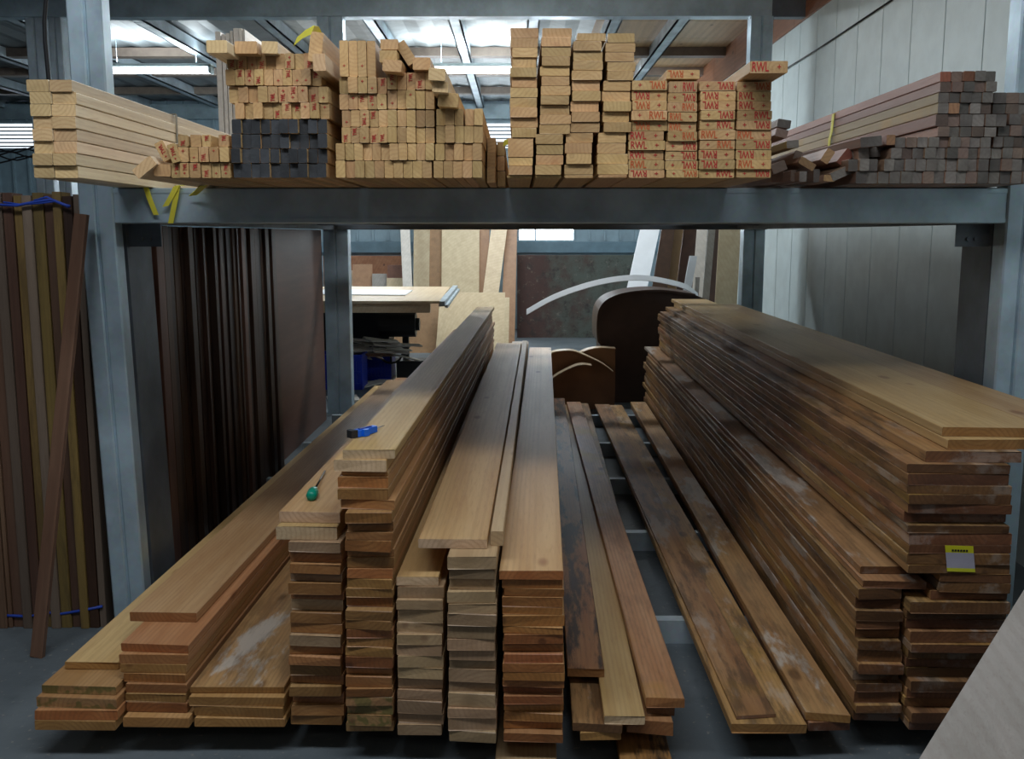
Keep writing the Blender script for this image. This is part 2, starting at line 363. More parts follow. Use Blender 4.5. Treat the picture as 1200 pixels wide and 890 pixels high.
# daylight behind the panes; the last pane is an unseen added glow
k = NT('daylight_and_added_glow_pane'); k.b.inputs['Emission Color'].default_value = (.85, .93, 1, 1); k.b.inputs['Emission Strength'].default_value = 11
k.b.inputs['Base Color'].default_value = (.8, .85, .9, 1); PANE = k.m
k = NT('louvre_daylight_pane'); k.b.inputs['Emission Color'].default_value = (.85, .93, 1, 1); k.b.inputs['Emission Strength'].default_value = 1.3; PANE2 = k.m
for i, (a, b, z0, z1, kind) in enumerate(WINS):
    f = MB(); f.box(a, b, YW + .03, YW + .12, z0 - .03, z0); f.box(a, b, YW + .03, YW + .12, z1, z1 + .03)
    f.box(a - .03, a, YW + .03, YW + .12, z0 - .03, z1 + .03); f.box(b, b + .03, YW + .03, YW + .12, z0 - .03, z1 + .03)
    if kind == 2:
        f.box((a * .7 + b * .3) - .012, (a * .7 + b * .3) + .012, YW + .03, YW + .12, z0, z1)
    fr = struct(f.obj('window_%d' % (i + 1), [RIB]))
    MB().box(a, b, YW + .10, YW + .11, z0, z1).obj('window_pane', [PANE if kind >= 2 else PANE2], fr)
    if kind == 1:
        g = MB(); z = z0 + .03
        while z < z1: g.box(a, b, YW + .05, YW + .09, z - .009, z + .012); z += .062
        g.obj('louvre', [flat('louvre_grey', (.22, .25, .28), .5)], fr)
# ceiling: corrugated sheet at the left, white sheet in the middle, boarding at the right
def ceiling_part(name, x0, x1, mat, corr):
    m = MB()
    if corr:
        n = int((x1 - x0) / .15); vs = []
        for i in range(n + 1):
            xx = x0 + (x1 - x0) * i / n; zz = ZC + (.025 if i % 2 else 0)
            vs += [(xx, -3, zz), (xx, YW + .15, zz), (xx, -3, zz + .02), (xx, YW + .15, zz + .02)]
        fs = []
        for i in range(n):
            a = i * 4; fs += [(a, a + 4, a + 5, a + 1), (a + 2, a + 3, a + 7, a + 6)]
        m.add(vs, fs)
    else:
        y = -3
        while y < YW: m.box(x0, x1, y, min(y + .9, YW + .15) - .01, ZC, ZC + .03); y += .9
        m.box(x0, x1, -3, YW + .15, ZC + .03, ZC + .05)
    return struct(m.obj(name, [mat]))
ceiling_part('ceiling', XL, -2.6, flat('roof_sheet', (.16, .18, .19), .5), True)
ceiling_part('ceiling', -2.6, .8, flat('white_roof_sheet', (.62, .66, .68), .55), True)
ceiling_part('ceiling', .8, XR + .1, wood('ceiling_boarding', (.46, .29, .15), (.54, .36, .20), (.13, .07, .04), rings=.3, ringscale=8), False)
ti = 4
for xx in (-9.8, -8.5, -7.3, -6.1, -4.9, -3.7, -2.5, -1.45, -.62, .15, .95, 1.6):
    m = MB(); m.box(xx - .06, xx + .06, -3, YW, ZC - .13, ZC - .115); m.box(xx - .06, xx - .045, -3, YW, ZC - .13, ZC); m.box(xx + .045, xx + .06, -3, YW, ZC - .13, ZC)
    struct(m.obj('trim_%d' % ti, [STEELG if xx != -1.45 else STEEL])); ti += 1
for yy in (9.6, 11.9, 13.3, 15.0):
    struct(MB().box(XL, XR, yy, yy + .16, ZC - .10, ZC - .002).obj('trim_%d' % ti, [wood('roof_purlin', (.20, .15, .12), (.26, .20, .16), (.1, .07, .05), rings=.2)])); ti += 1

# ================================================================== STEEL RACK
YF = 3.77; YR = 8.62
DZ0, DZ1 = 1.642, 1.776
rack = thing('steel_storage_rack', (0, YF, 0), 'galvanised steel storage rack carrying timber on its deck and between its columns', 'rack')
def rp(m, name, mat=STEEL, **kw):
    o = m.obj(name, [mat], None, **kw); o.parent = rack; o.matrix_parent_inverse = Matrix.Translation(-Vector(rack.location)); return o
def col(x0, x1, y0, y1, z0, z1, mat=STEEL):
    """two lipped channels back to back with the seam in the middle of the face"""
    mx = (x0 + x1) / 2; g = .004; c = .006
    def ch(a, b):
        return [(a + c, y0), (b - c, y0), (b, y0 + c), (b, y1 - c), (b - c, y1), (a + c, y1), (a, y1 - c), (a, y0 + c)]
    m = MB()
    for a, b in ((x0, mx - g), (mx + g, x1)):
        m.extrude([(x, y, z0) for x, y in ch(a, b)], (0, 0, z1 - z0))
    m.box(mx - g, mx + g, y0 + .012, y1 - .012, z0, z1)
    return m
cxl = P(90, 215, YF).x, P(131, 215, YF).x
cxr = P(1181, 240, YF).x, P(1181, 240, YF).x + .14
def settle(m):   # the left column stands slightly out of plumb below the deck
    m.v = [(x + max(0, 1.64 - z) * .023, y, z) for x, y, z in m.v]; return m
lc = col(cxl[0], cxl[1], YF, YF + .08, 0, 1.64); up_ = col(cxl[0], cxl[1], YF, YF + .08, 1.64, ZC - .14); lc.add(up_.v, up_.f)
rp(settle(lc), 'column')
rp(col(cxr[0], cxr[1], YF, YF + .10, 0, ZC - .14), 'column')
rl = P(379, 300, YR).x, P(408, 300, YR).x
rr_ = P(871, 300, YR).x, P(896, 300, YR).x
def hcol(a, b):
    m = col(a, b, YR, YR + .15, 0, 3.43); return m
rp(hcol(*rl), 'column', STEEL); rp(hcol(*rr_), 'column', STEEL)
for px0, px1 in ((30, 51), (57, 72)):
    rp(col(P(px0, 60, YR).x, P(px1, 60, YR).x, YR + .02, YR + .15, 0, 3.43), 'column', STEELG)
# deck edge beam: a lipped box of two channels with a rolled lower edge
def hbeam(x0, x1, y0, y1, z0, z1, seam=True):
    m = MB(); m.extrude([(x0, y0 + .004, z0), (x0, y0, z0 + .006), (x0, y0, z1 - .006), (x0, y0 + .006, z1), (x0, y1, z1), (x0, y1, z0)], (x1 - x0, 0, 0))
    m.box(x0, x1, y0 - .003, y0 + .004, z0 + .004, z0 + .02); m.box(x0, x1, y0 - .003, y0 + .004, z1 - .02, z1 - .004)
    return m
rp(hbeam(cxl[1], cxr[0], YF + .01, YF + .12, DZ0, DZ1), 'deck_beam')
rp(hbeam(rl[0], rr_[1], YR - .06, YR, DZ0, DZ1), 'deck_beam', STEELD)
for y in (4.9, 5.9, 6.9, 7.8):
    rp(MB().box(cxl[1] - .05, cxr[0] + .05, y, y + .09, DZ0 + .03, DZ1), 'deck_joist', STEELD)
for x0, x1 in ((cxl[0], cxl[1] - .02), (cxr[0] + .02, cxr[1])):
    rp(MB().box(x0 + .02, x1 - .02, YF + .15, YR - .06, DZ0, DZ1), 'side_beam', STEELD)
# base cross beams on the floor
for y in (3.66, 4.80, 5.90, 6.95, 8.05):
    m = MB(); m.extrude([(cxl[1] - .02, y, 0), (cxl[1] - .02, y, .095), (cxl[1] - .02, y + .05, .095), (cxl[1] - .02, y + .05, .02), (cxl[1] - .02, y + .11, .02), (cxl[1] - .02, y + .11, 0)], (cxr[0] - cxl[1] + .02, 0, 0))
    rp(m, 'base_beam', STEELG)
for x in (cxr[0],):
    rp(MB().box(x - .05 if x > 0 else x - .10, x + .10 if x > 0 else x + .05, 3.64, 8.7, 0.0, .02), 'base_rail', STEELD)
for x in (cxl[1] - .10, cxr[0]):
    m = MB().box(x, x + .10, YF + .105, YF + .36, .021, DZ0 - .001, .004)
    rp(settle(m) if x < 0 else m, 'inner_stiffener', STEELD)
# gusset plates with bolt heads under the deck beam
for s, x in ((1, cxl[1]), (-1, cxr[0])):
    g = MB(); g.extrude([(x, YF + .13, DZ0 + .12), (x + s * .13, YF + .13, DZ0 + .12), (x + s * .13, YF + .13, DZ0 - .09), (x, YF + .13, DZ0 - .09)], (0, .008, 0))
    for dx in (.055, .085):
        g.tube([(x + s * dx, YF + .118, DZ0 - .06), (x + s * dx, YF + .131, DZ0 - .06)], .008, 8)
    rp(g, 'gusset_plate', STEELD)
# top cross beam between the rear columns
m = hbeam(P(-40, 10, YR).x, P(905, 10, YR).x, YR, YR + .14, 3.43, 3.66)
rp(m, 'top_beam')
rp(MB().box(P(885, 10, YR).x, XR - .02, YR + .04, YR + .14, 3.43, 3.58), 'top_beam', STEELD)

# ================================================================== LOWER STACKS
ZB = .096
YFAR = 8.62
def stack(rows, zb, shift, mats_of, name, where, cat='board', L=5.85, group=None, calm=(), after=()):
    """rows from the bottom up: (x left, x right, y of top edge, y of bottom edge[, end offset]) of the near end"""
    z = zb; n = len(rows); spans = []; Yb = PZ((rows[0][0] + rows[0][1]) / 2, rows[0][3], zb).y
    for i, rw in enumerate(rows):
        a, b, yt, yb = rw[:4]; mid = (a + b) / 2
        if len(rw) == 5: Y = Yb + (0 if i in calm else rw[4]); zt = P(mid, yt, Yb).z; pa, pb = P(a, yb, Yb), P(b, yb, Yb)
        else: Y = min(max(PZ(mid, yb, z).y, Yb - .3), Yb + .6); zt = P(mid, yt, Y).z; pa, pb = P(a, yb, Y), P(b, yb, Y)
        zt = max(zt, z + .016); xl, xr = pa.x, pb.x
        for q0, q1, qx in after:
            if q0 < zt and q1 > z and qx < xr - .05: xl = max(xl, qx + .009)
        spans.append((z, zt, xr))
        lab = where % ORD(n - i) if i < n - 1 else where.replace('%s from top', 'topmost one')
        board(name, lab, cat, group, xl, xr, z, zt - .0012, Y, L + random.uniform(-.15, .15), mats_of(i, n),
              shift=shift + random.uniform(-.001, .001), skew=random.uniform(-.01, .01), chip=.002)
        z = zt; top = (Y, z, xl, xr, Yb, spans)
    return top
def rows(x0, x1, yb, yt, n, jx=2.5, jy=.0016):
    """regular courses: small random differences in width, position and how far each end sticks out"""
    t = (yb - yt) / n; e = [yb - t * i + (random.uniform(-.12, .12) * t if 0 < i < n else 0) for i in range(n + 1)]
    return [(x0 + random.uniform(0, jx), x1 - random.uniform(0, jx), e[i + 1], e[i], random.choice((-.006, 0, 0, .006, .012, .02, .03)) + random.uniform(-.003, .003)) for i in range(n)]
cyc = lambda *ms: (lambda i, n: ms[(i * 7 + 3) % len(ms)])

# A leftmost
tA = stack([(41, 136, 844.5, 856), (41, 138, 833, 844), (42, 138, 818, 830), (48, 137, 804, 814), (76, 139, 776, 785)], ZB, .155,
      lambda i, n: [BOARD, RED, MOSS, MOSS, CLEAN][i], 'pine_board', 'sawn pine board in the low leftmost floor stack, %s from top', group='boards in the low leftmost stack')
# B
tB = stack([(139, 222, 841, 853), (141, 220, 824, 835), (139, 218, 813.5, 823), (140, 219, 802, 812.5), (137, 218, 790, 800), (141, 219, 779, 789), (140, 221, 767, 778), (141, 222, 755, 765)], ZB, .155,
      cyc(BOARD, RED, BOARD), 'pine_board', 'sawn pine board in the eight-high stack beside the leftmost, %s from top', after=tA[5], group='boards in the eight-high stack')
# loose wide plank on top
Y = PZ(190, 729, tB[1]).y; a = P(152, 729, Y).x; b = P(231, 729, Y).x
board('pine_board', 'wide clean plank with reddish grain lying loose over the two left stacks', 'board', None, a, b, tB[1], tB[1] + .032, Y, 5.2, CLEAN, shift=.16)
# C
tC = stack([(228, 334, 842, 852), (220, 332, 829, 840.5), (221, 333, 817, 828), (223, 333, 805, 813)], ZB, .155,
      lambda i, n: [BOARD, BOARD, BOARD, WHITED][i], 'pine_board', 'wide pine board in the low stack with white smears, %s from top', after=tB[5], group='boards in the low white-smeared stack')
# D
tD = stack(rows(338, 402, 853, 635, 18) + [(324, 395, 617, 633), (327, 399, 600, 613)], ZB, .155,
      lambda i, n: CLEANL if i >= n - 2 else (BOARD, BOARD, PALE)[i % 3 if i > 5 else 0], 'pine_board', 'pine board in the stack under the green screwdriver, %s from top', after=tC[5], group='boards in the screwdriver stack')
# E
rE = rows(404, 461, 863, 600, 23) + [(399, 463, 586, 597), (396, 455, 573, 586), (396, 455, 559, 572), (400, 455, 554, 558), (391, 453, 539, 553), (402, 463, 527, 538)]
tE = stack(rE, ZB, .155, lambda i, n: MOSS if i < 4 else CLEANL if i >= n - 2 else (BOARD, RED, BOARD)[i % 3], 'pine_board',
      'pine board in the tall stack under the blue knife, %s from top', after=tD[5], group='boards in the knife stack')
# F
tF = stack(rows(464, 520, 862, 690, 13) + [(452, 514, 676, 687)], ZB, .155, lambda i, n: CLEANL if i == n - 1 else PALE, 'pine_board',
      'dry grey pine board in stack right of the knife stack, %s from top', after=tE[5], group='boards in the dry grey stack with the jutting top')
# G
tG = stack(rows(524, 582, 870, 652, 16), ZB, .155, cyc(PALE), 'pine_board',
      'dry grey pine board in stack below the wide middle plank, %s from top', after=tF[5], group='boards in the dry grey stack below the middle plank')
Y = PZ(530, 643, tG[1]).y; a = P(490, 643, Y).x; b = P(571, 643, Y).x
board('pine_board', 'wide clean pine plank lying across the two dry grey stacks', 'board', None, a, b, tG[1], tG[1] + .028, Y, 5.3, CLEANL, shift=.12)
Y2 = PZ(583, 640, tG[1]).y; a2 = P(575, 640, Y2).x; b2 = P(590, 640, Y2).x
board('narrow_strip', 'narrow pine strip squeezed between the wide middle plank and the red-ended stack', 'strip', None, a2, min(b2, a2 + .045), tG[1], tG[1] + .045, Y2, 5.3, PALE, shift=.12)
# H
tH = stack(rows(588, 662, 870, 682, 18, jx=3) + [(585, 660, 669, 680)], ZB, .155, lambda i, n: [CLEAN[0], RED[1]] if i == n - 1 else RED, 'pine_board',
      'red-ended pine board in the rightmost tall stack left of the aisle, %s from top', after=tG[5], group='boards in the red-ended stack')
# offcuts on the floor poking out
def onfloor(px0, px1, py, y1, mats, lab, z=0.0, t=.035):
    Y = PZ((px0 + px1) / 2, py, z + t).y; a = P(px0, py, Y).x; b = P(px1, py, Y).x
    board('board_offcut', lab, 'offcut', None, a, b, z, z + t, Y, y1 - Y, mats, shift=.02)
onfloor(579, 653, 905, 3.6, PALE, 'pale board offcut on the floor sticking out under the red-ended stack')
onfloor(728, 790, 900, 3.6, [STAIN[0], BOARD[1]], 'dark-stained board offcut on the floor sticking out under the aisle boards')
# I : loose boards beside the aisle
def loose(px0, px1, pyb, z0, t, L, mats, lab, shift, nm='pine_board'):
    mid = (px0 + px1) / 2; Y = PZ(mid, pyb, z0).y
    a = P(px0, pyb, Y).x; b = P(px1, pyb, Y).x
    return board(nm, lab, 'board', None, a, b, z0, z0 + t - .001, Y, L, mats, shift=shift, skew=random.uniform(-.02, .02), chip=.003)
loose(680, 728, 868, ZB, .026, 5.5, BOARD, 'bottom board of the loose pile left of the aisle', .12)
loose(671, 729, 858, ZB + .026, .026, 5.5, OLD, 'splintered board just above the bottom of the pile left of aisle', .12)
loose(735, 788, 861, ZB, .045, 5.5, BOARD, 'thick board under the yellowed plank at left of the aisle', .10)
loose(708, 756, 849, ZB + .052, .026, 5.4, CLEANL, 'clean streaked plank between the black-stained plank and the yellowed plank', .10)
loose(665, 708, 794, ZB + .078, .03, 5.3, STAIN, 'black-stained plank beside the red-ended stack', .12)
loose(758, 790, 838, ZB + .045, .033, 5.4, [SIDE[0], OLD[1]], 'narrow dark board under the yellowed plank', .12)
loose(757, 802, 830, ZB + .079, .032, 5.3, [wood('yellowed_board', (.42, .22, .09), (.52, .31, .15), (.13, .05, .02), yellow=.75, white=.15, black=.25), BOARD[1]],
      'yellowed plank along the left edge of the aisle', .02)
# J right of the aisle
loose(857, 945, 860, ZB, .032, 5.6, [SIDE[0], BOARD[1]], 'bottom plank along the right edge of the aisle', .03)
loose(862, 910, 842, ZB + .032, .010, 5.55, OLD, 'thin dirty plank lying on the plank at right of the aisle', .0)
loose(947, 996, 857, ZB, .03, 5.6, OLD, 'lower narrow plank beside the right mid-height stack', .10)
loose(945, 995, 846, ZB + .03, .028, 5.6, WHITED, 'upper narrow white-smeared plank beside the right mid-height stack', .10)
# K
K = [SIDE, SIDE, [WHITED[0], OLD[1]], SIDE]
tK = stack(rows(1002, 1058, 850, 690, 13, jx=4) + [(1012, 1084, 681, 690), (1008, 1082, 664, 673)], ZB, .10, lambda i, n: [WHITED[0], OLD[1]] if i >= n - 2 else K[i % 4], 'pine_board',
      'weathered board in the mid-height stack right of the aisle, %s from top', group='boards in the right mid-height stack')
# L
tL = stack(rows(1062, 1185, 858, 545, 27, jx=3) + [(1085, 1196, 529, 542), (1110, 1215, 515, 527), (1105, 1225, 501, 512)], ZB, .10, lambda i, n: [CLEAN[0], BOARD[1]] if i >= n - 2 else (SIDE, OLD, SIDE, SIDE, OLD)[i % 5], 'pine_board',
      'board in the tallest right stack with the yellow label, %s from top', group='boards in the tallest right stack', calm=range(14, 21), after=tK[5])
Y = tL[0] + .02
board('pine_board', 'clean plank lying beside the topmost plank of the tallest right stack', 'board', None, tL[3] + .01, tL[3] + .20, tL[1] - .03, tL[1] - .004, Y - .02, 5.3, CLEAN, shift=.05)
# yellow-edged paper label
YL = tL[4] - .0045
lb = thing('paper_label', P(1125, 655, YL), 'small white paper label with yellow bands stuck on the tallest right stack', 'label')
p = [P(1107.5, 639.5, YL), P(1140.5, 640.5, YL), P(1143, 671, YL), P(1110, 670, YL)]
def lerp(a, b, t): return a + (b - a) * t
def band(t0, t1, name, mat, off=0):
    q = [lerp(p[0], p[3], t0), lerp(p[1], p[2], t0), lerp(p[1], p[2], t1), lerp(p[0], p[3], t1)]
    m = MB(); m.extrude([v - Vector(lb.location) + Vector((0, off, 0)) for v in q], (0, .0008, 0)); return m.obj(name, [mat], lb)
band(.27, .86, 'paper', flat('label_paper', (.42, .40, .48), .6))
band(0, .27, 'yellow_band', flat('label_yellow', (.65, .62, .02), .6)); band(.86, 1, 'yellow_band', flat('label_yellow_low', (.62, .62, .04), .6))
m = MB()
for i in range(6):
    x = .22 + i * .1; a_ = lerp(lerp(p[0], p[3], .18), lerp(p[1], p[2], .18), x) - Vector(lb.location) - Vector((0, .0012, 0))
    m.box(a_.x, a_.x + .006, a_.y, a_.y + .0006, a_.z - .003, a_.z + .003)
m.obj('print', [DARKM], lb)

# leaning panel in the lower right corner, close to the camera
a1 = PZ(1150, 1180, 0.0)
pb0, pt0 = P(1060, 905, 2.05), P(1218, 655, 2.55)
q = [P(1075, 893, 2.10), P(1212, 672, 2.42)]
d = (q[1] - q[0])
foot = q[0] - d * ((q[0].z) / d.z)
top = q[1] + d * .5
xv = Vector((1, -.28, -.1)).normalized() * .9
m = MB(); nrm = d.cross(xv).normalized() * .018
fo2 = foot + xv; fo2 = fo2 - d * (fo2.z / d.z)
m.extrude([foot, fo2, top + xv, top], nrm)
o = m.obj('plywood_sheet', PLYG); tag(o, 'grey worn plywood sheet leaning in the bottom right corner', 'plywood')

# ================================================================== TOOLS ON THE STACKS
BL = flat('bright_blue_plastic', (.01, .14, .75), .35, var=.05); 
zt = tE[1]
kp = PZ(412, 513, zt); kq = PZ(452, 503, zt)
ang = math.atan2(kq.y - kp.y, kq.x - kp.x)
kn = thing('utility_knife', kp, 'blue utility knife with black end on the tall pine stack', 'knife'); kn.rotation_euler = (0, 0, ang)
Lk = (kq - kp).length
def prof(pts, z0, z1, name, mat, parent): m = MB(); m.extrude([(x, y, z0) for x, y in pts], (0, 0, z1 - z0)); return m.obj(name, [mat], parent)
prof([(.0, -.016), (.02, -.02), (.06, -.018), (Lk * .68, -.010), (Lk * .70, .010), (.06, .014), (.0, .014)], .001, .020, 'handle', BL, kn)
prof([(-.012, -.010), (-.004, -.018), (.010, -.018), (.010, .016), (-.006, .014)], .0, .024, 'end_cap', DARKM, kn)
prof([(.028, -.028), (.05, -.030), (.058, -.016), (.03, -.014)], .001, .022, 'thumb_grip', BL, kn)
prof([(.035, -.005), (.09, -.005), (.09, .005), (.035, .005)], .020, .0225, 'slide', flat('dark_blue', (.01, .04, .3), .4), kn)
prof([(Lk * .68, -.008), (Lk * 1.02, .007), (Lk * .68, .008)], .010, .0115, 'blade', flat('steel_blade', (.12, .12, .12), .35, .8), kn)
zt = tD[1]
sp = PZ(366, 585, zt); sq = PZ(380, 556, zt); ang = math.atan2(sq.y - sp.y, sq.x - sp.x); Ls = (sq - sp).length
sd = thing('screwdriver', sp, 'small screwdriver with green handle on the pine stack beside the knife stack', 'screwdriver'); sd.rotation_euler = (0, 0, ang)
GR = flat('green_plastic', (.0, .26, .17), .3, var=.1)
m = MB(); m.tube([(-.028, 0, .015), (-.026, 0, .015), (-.015, 0, .015), (.02, 0, .015), (.045, 0, .015), (.053, 0, .015), (.062, 0, .015), (.066, 0, .015)], [.005, .014, .018, .018, .015, .010, .011, .006], 8); m.obj('handle', [GR], sd, True)
m = MB(); m.tube([(.064, 0, .0145), (Ls + .02, 0, .006)], .0032, 8); m.obj('shaft', [flat('dark_shaft', (.05, .05, .05), .3, .8)], sd, True)
m = MB(); m.tube([(-.002, 0, .015), (.012, 0, .015)], .0152, 8); m.obj('collar_ring', [flat('grey_ring', (.5, .55, .55), .4)], sd, True)

# ================================================================== TIMBER ON THE DECK
ZD = DZ1 + .001
def dk(name, where, cat, group, cells, mats_of, L=3.6, stampf=None, Yb=None, shift=0.0):
    """cells: rows from the top, each a list of (x0, x1, y0, y1, y setback) of near ends; heights kept in contact by the caller"""
    for r, row in enumerate(cells):
        for q_, cell in enumerate(row):
            a, b, y0, y1 = cell[:4]; Y = (Yb or YD) + (cell[4] if len(cell) > 4 else random.uniform(-.008, .008))
            Y0 = (Yb or YD)
            pa, pb = P(a, (y0 + y1) / 2, Y0), P(b, (y0 + y1) / 2, Y0); z1 = P((a + b) / 2, y0, Y0).z; z0 = P((a + b) / 2, y1, Y0).z
            z0 = max(z0, ZD)
            mats = mats_of(r, q_)
            o = board(name, where % (ORD(r + 1), ORD(q_ + 1)), cat, group, pa.x + .0006, pb.x - .0006, z0, z1 - .0014, Y, L + random.uniform(-.1, .1), mats, shift=shift, chip=.0006)
            if stampf: stampf(o, r, q_, pb.x - pa.x, z1 - z0)
YD = 3.2
YD = PZ(450, 208.5, ZD).y
def grid(xs, ys): return [[(xs[i], xs[i + 1], ys[j], ys[j + 1]) for i in range(len(xs) - 1)] for j in range(len(ys) - 1)]
def even(x0, x1, n): return [x0 + (x1 - x0) * i / n for i in range(n + 1)]

# left long bundle of pale beams
ys = even(93, 208.5, 8)
cells = []
for j in range(8):
    o_ = -6 if j == 0 else -2 if j < 3 else 0
    cells.append([(37.5 + o_ + j * .3, 61 + o_ * .5 + j * .3, ys[j], ys[j + 1]), (61.2 + o_ * .5 + j * .3, 88.5 - (4 if j == 0 else 0) + j * .3, ys[j], ys[j + 1])])
dk('pine_beam', 'pale pine beam in the long strapped bundle, %s layer from top, %s from left', 'beam', 'pale beams in the long strapped bundle', cells, lambda r, q: PINE, L=5.1)
m = MB(); xs_ = P(89.5, 150, YD).x + .004; yy = YD + .9; z1 = P(70, 93, YD).z
m.box(xs_, xs_ + .002, yy, yy + .018, ZD + .003, z1 + .002); m.box(xs_ - .17, xs_ + .002, yy, yy + .018, z1 + .001, z1 + .003)
tag(m.obj('strapping_band', [KSTR]), 'thin grey strapping band round the long bundle of pale beams', 'strap')

# stamping helpers
def st_batten(o, r, q, w_, h):
    t = random.random(); s = .5
    if t < .62: stamp(M_TWL, o, random.uniform(-.1, .1) * w_, h * random.choice((.3, .7)), h * .48, w_ * .42, random.choice((-90, -90, 90)))
    if .4 < t < .9: stamp(M_PLUS, o, 0, h * random.choice((.3, .72)), w_ * .28, w_ * .28)
def st_stud(o, r, q, w_, h):
    f = random.random() < .5; rot = 0 if random.random() < .55 else 180; s = -1 if f else 1
    stamp(M_RWL[random.random() < .35], o, s * w_ * .22, h * .5, w_ * .44, h * .78, rot); stamp(M_PLUS, o, -s * w_ * .27, h * .5, w_ * .10, h * .36)

# small stamped battens beside the bundle
cells = [[(209, 221, 158, 172), (222, 235, 157, 172), (236, 247, 157.5, 172), (256, 268, 157.5, 172)],
         [(209, 221, 172, 190), (222, 232, 172, 190), (233, 245, 172, 190), (246, 257, 172, 190), (258, 269, 172, 190)],
         [(200, 211, 190.5, 208.5), (211.5, 222, 190.5, 208.5), (222.5, 235, 190.5, 208.5), (235.5, 247, 190.5, 208.5), (247.5, 258, 190.5, 208.5), (258.5, 270, 190.5, 208.5)]]
dk('pine_batten', 'red-stamped batten left of the black battens, %s row from top, %s from left', 'batten', 'stamped battens left of the black ones', cells, lambda r, q: TWOBY, L=5.1, stampf=st_batten)
# tilted battens between
def tilt(px, py, w_, h, rot, L, mats, lab, nm='pine_batten', Y=None, cat='batten', st=False, yaw=0):
    """px,py = centre of the near end; rotated about its own length"""
    o = plank_mesh(nm, w_, h, L, mats); c0 = P(px, py, Y or YD)
    Rm = Matrix.Rotation(R(-yaw), 4, 'Z') @ Matrix.Rotation(R(rot), 4, 'Y')
    o.matrix_world = Matrix.Translation(c0) @ Rm @ Matrix.Translation((0, 0, -h / 2))
    if st: stamp(M_TWL, o, 0, h * .6, h * .5, w_ * .45, -90); stamp(M_PLUS, o, 0, h * .2, w_ * .25, w_ * .25)
    return tag(o, lab, cat)
tilt(191, 177, .030, .062, -27, 3.0, TWOBY, 'tilted red-stamped batten against the long bundle', st=True)
tilt(203.5, 179.5, .028, .058, -16, 3.0, TWOBY, 'slightly tilted red-stamped batten right of the more tilted one', st=True, Y=YD - .01)
tilt(190, 199.5, .052, .038, 3, 3.0, TWOBY, 'flat batten lying beneath the tilted stamped battens')
tilt(169, 196, .075, .034, -38, 3.0, PINE, 'slanting pale beam end resting against the long bundle', Y=YD - .02, nm='pine_beam', cat='beam')

# black-painted battens, four rows
cells = []
for j in range(4):
    x0 = 272 + random.uniform(-1, 1.5); x1 = 385 + random.uniform(-2, 1); n = 10; e = even(x0, x1, n)
    cells.append([(e[i], e[i + 1], 139.5 + j * 17.2, 139.5 + (j + 1) * 17.2, random.uniform(-.012, .012)) for i in range(n)])
dk('black_batten', 'black-ended batten on the deck, %s row from top, %s from left', 'batten', 'black-ended battens', cells, lambda r, q: BLACK, L=5.2)
# pine battens above the black ones
hh = 19.3
cells = []
L_ = [(266, 368, 62, 9), (266, 376, 81, 10), (267, 385, 101, 10), (275, 386, 120, 10)]
for x0, x1, y0, n in L_:
    e = even(x0 + random.uniform(-1, 1), x1, n)
    cells.append([(e[i], e[i + 1], y0 + .2, y0 + hh, random.uniform(-.012, .012)) for i in range(n)])
dk('pine_batten', 'pine batten stacked above the black battens, %s row from top, %s from left', 'batten', 'pine battens above the black ones', cells, lambda r, q: TWOBY, L=5.2, stampf=lambda o, r, q, a, b: st_batten(o, r, q, a, b) if not (r >= 2 and q < 4) else None)
tilt(254, 54.5, .062, .036, 0, 2.6, PINE, 'pale batten sticking out at the top left above the battens', Y=YD - .12)
tilt(288, 55.5, .068, .036, 0, 2.6, TWOBY, 'second batten on top, left of the paler stamped one', Y=YD - .05)
tilt(316, 55.5, .050, .036, 2, 2.6, PINE, 'third batten lying flat on top of the battens', Y=YD - .03)
tilt(370, 55, .040, .088, 8, 3.2, TWOBY, 'batten standing on edge at the right end above the black battens', Y=YD - .05)
tilt(374, 73, .038, .050, -2, 3.2, PINE, 'pale batten leaning under the yellow ribbon', Y=YD - .10)
# pale boards standing upright behind
Y = YD + 1.9
for i, (px0, px1, py0) in enumerate([(259, 265, 37), (266, 270, 40), (271, 275, 39), (276, 279, 36), (280, 286, 33), (286.5, 290, 33), (290.5, 293, 34)]):
    a = P((px0 + px1) / 2, 200, Y + .0); z1 = P(px0, py0, Y).z
    o = MB().box(-.5 * (px1 - px0) * .0044, .5 * (px1 - px0) * .0044, 0, .8, 0, z1 - ZD, .002).obj('pale_sheet', PLYW)
    o.location = (a.x, Y, ZD); tag(o, 'thin pale sheet standing on edge behind the battens, %s from left' % ORD(i + 1), 'sheet', 'thin pale sheets on edge')
# yellow ribbon at top
a = P(346, 49, YD - .05); b = P(366, 35, YD - .05); c = P(371, 36, YD)
m = MB(); m.ribbon([a, lerp(a, b, .5) + Vector((0, 0, .004)), b, c, P(376, 46, YD + .05)], (.012, 0, .026)); tag(m.obj('yellow_ribbon', [YTAPE]), 'yellow ribbon sticking up from the battens near the rear post', 'ribbon')

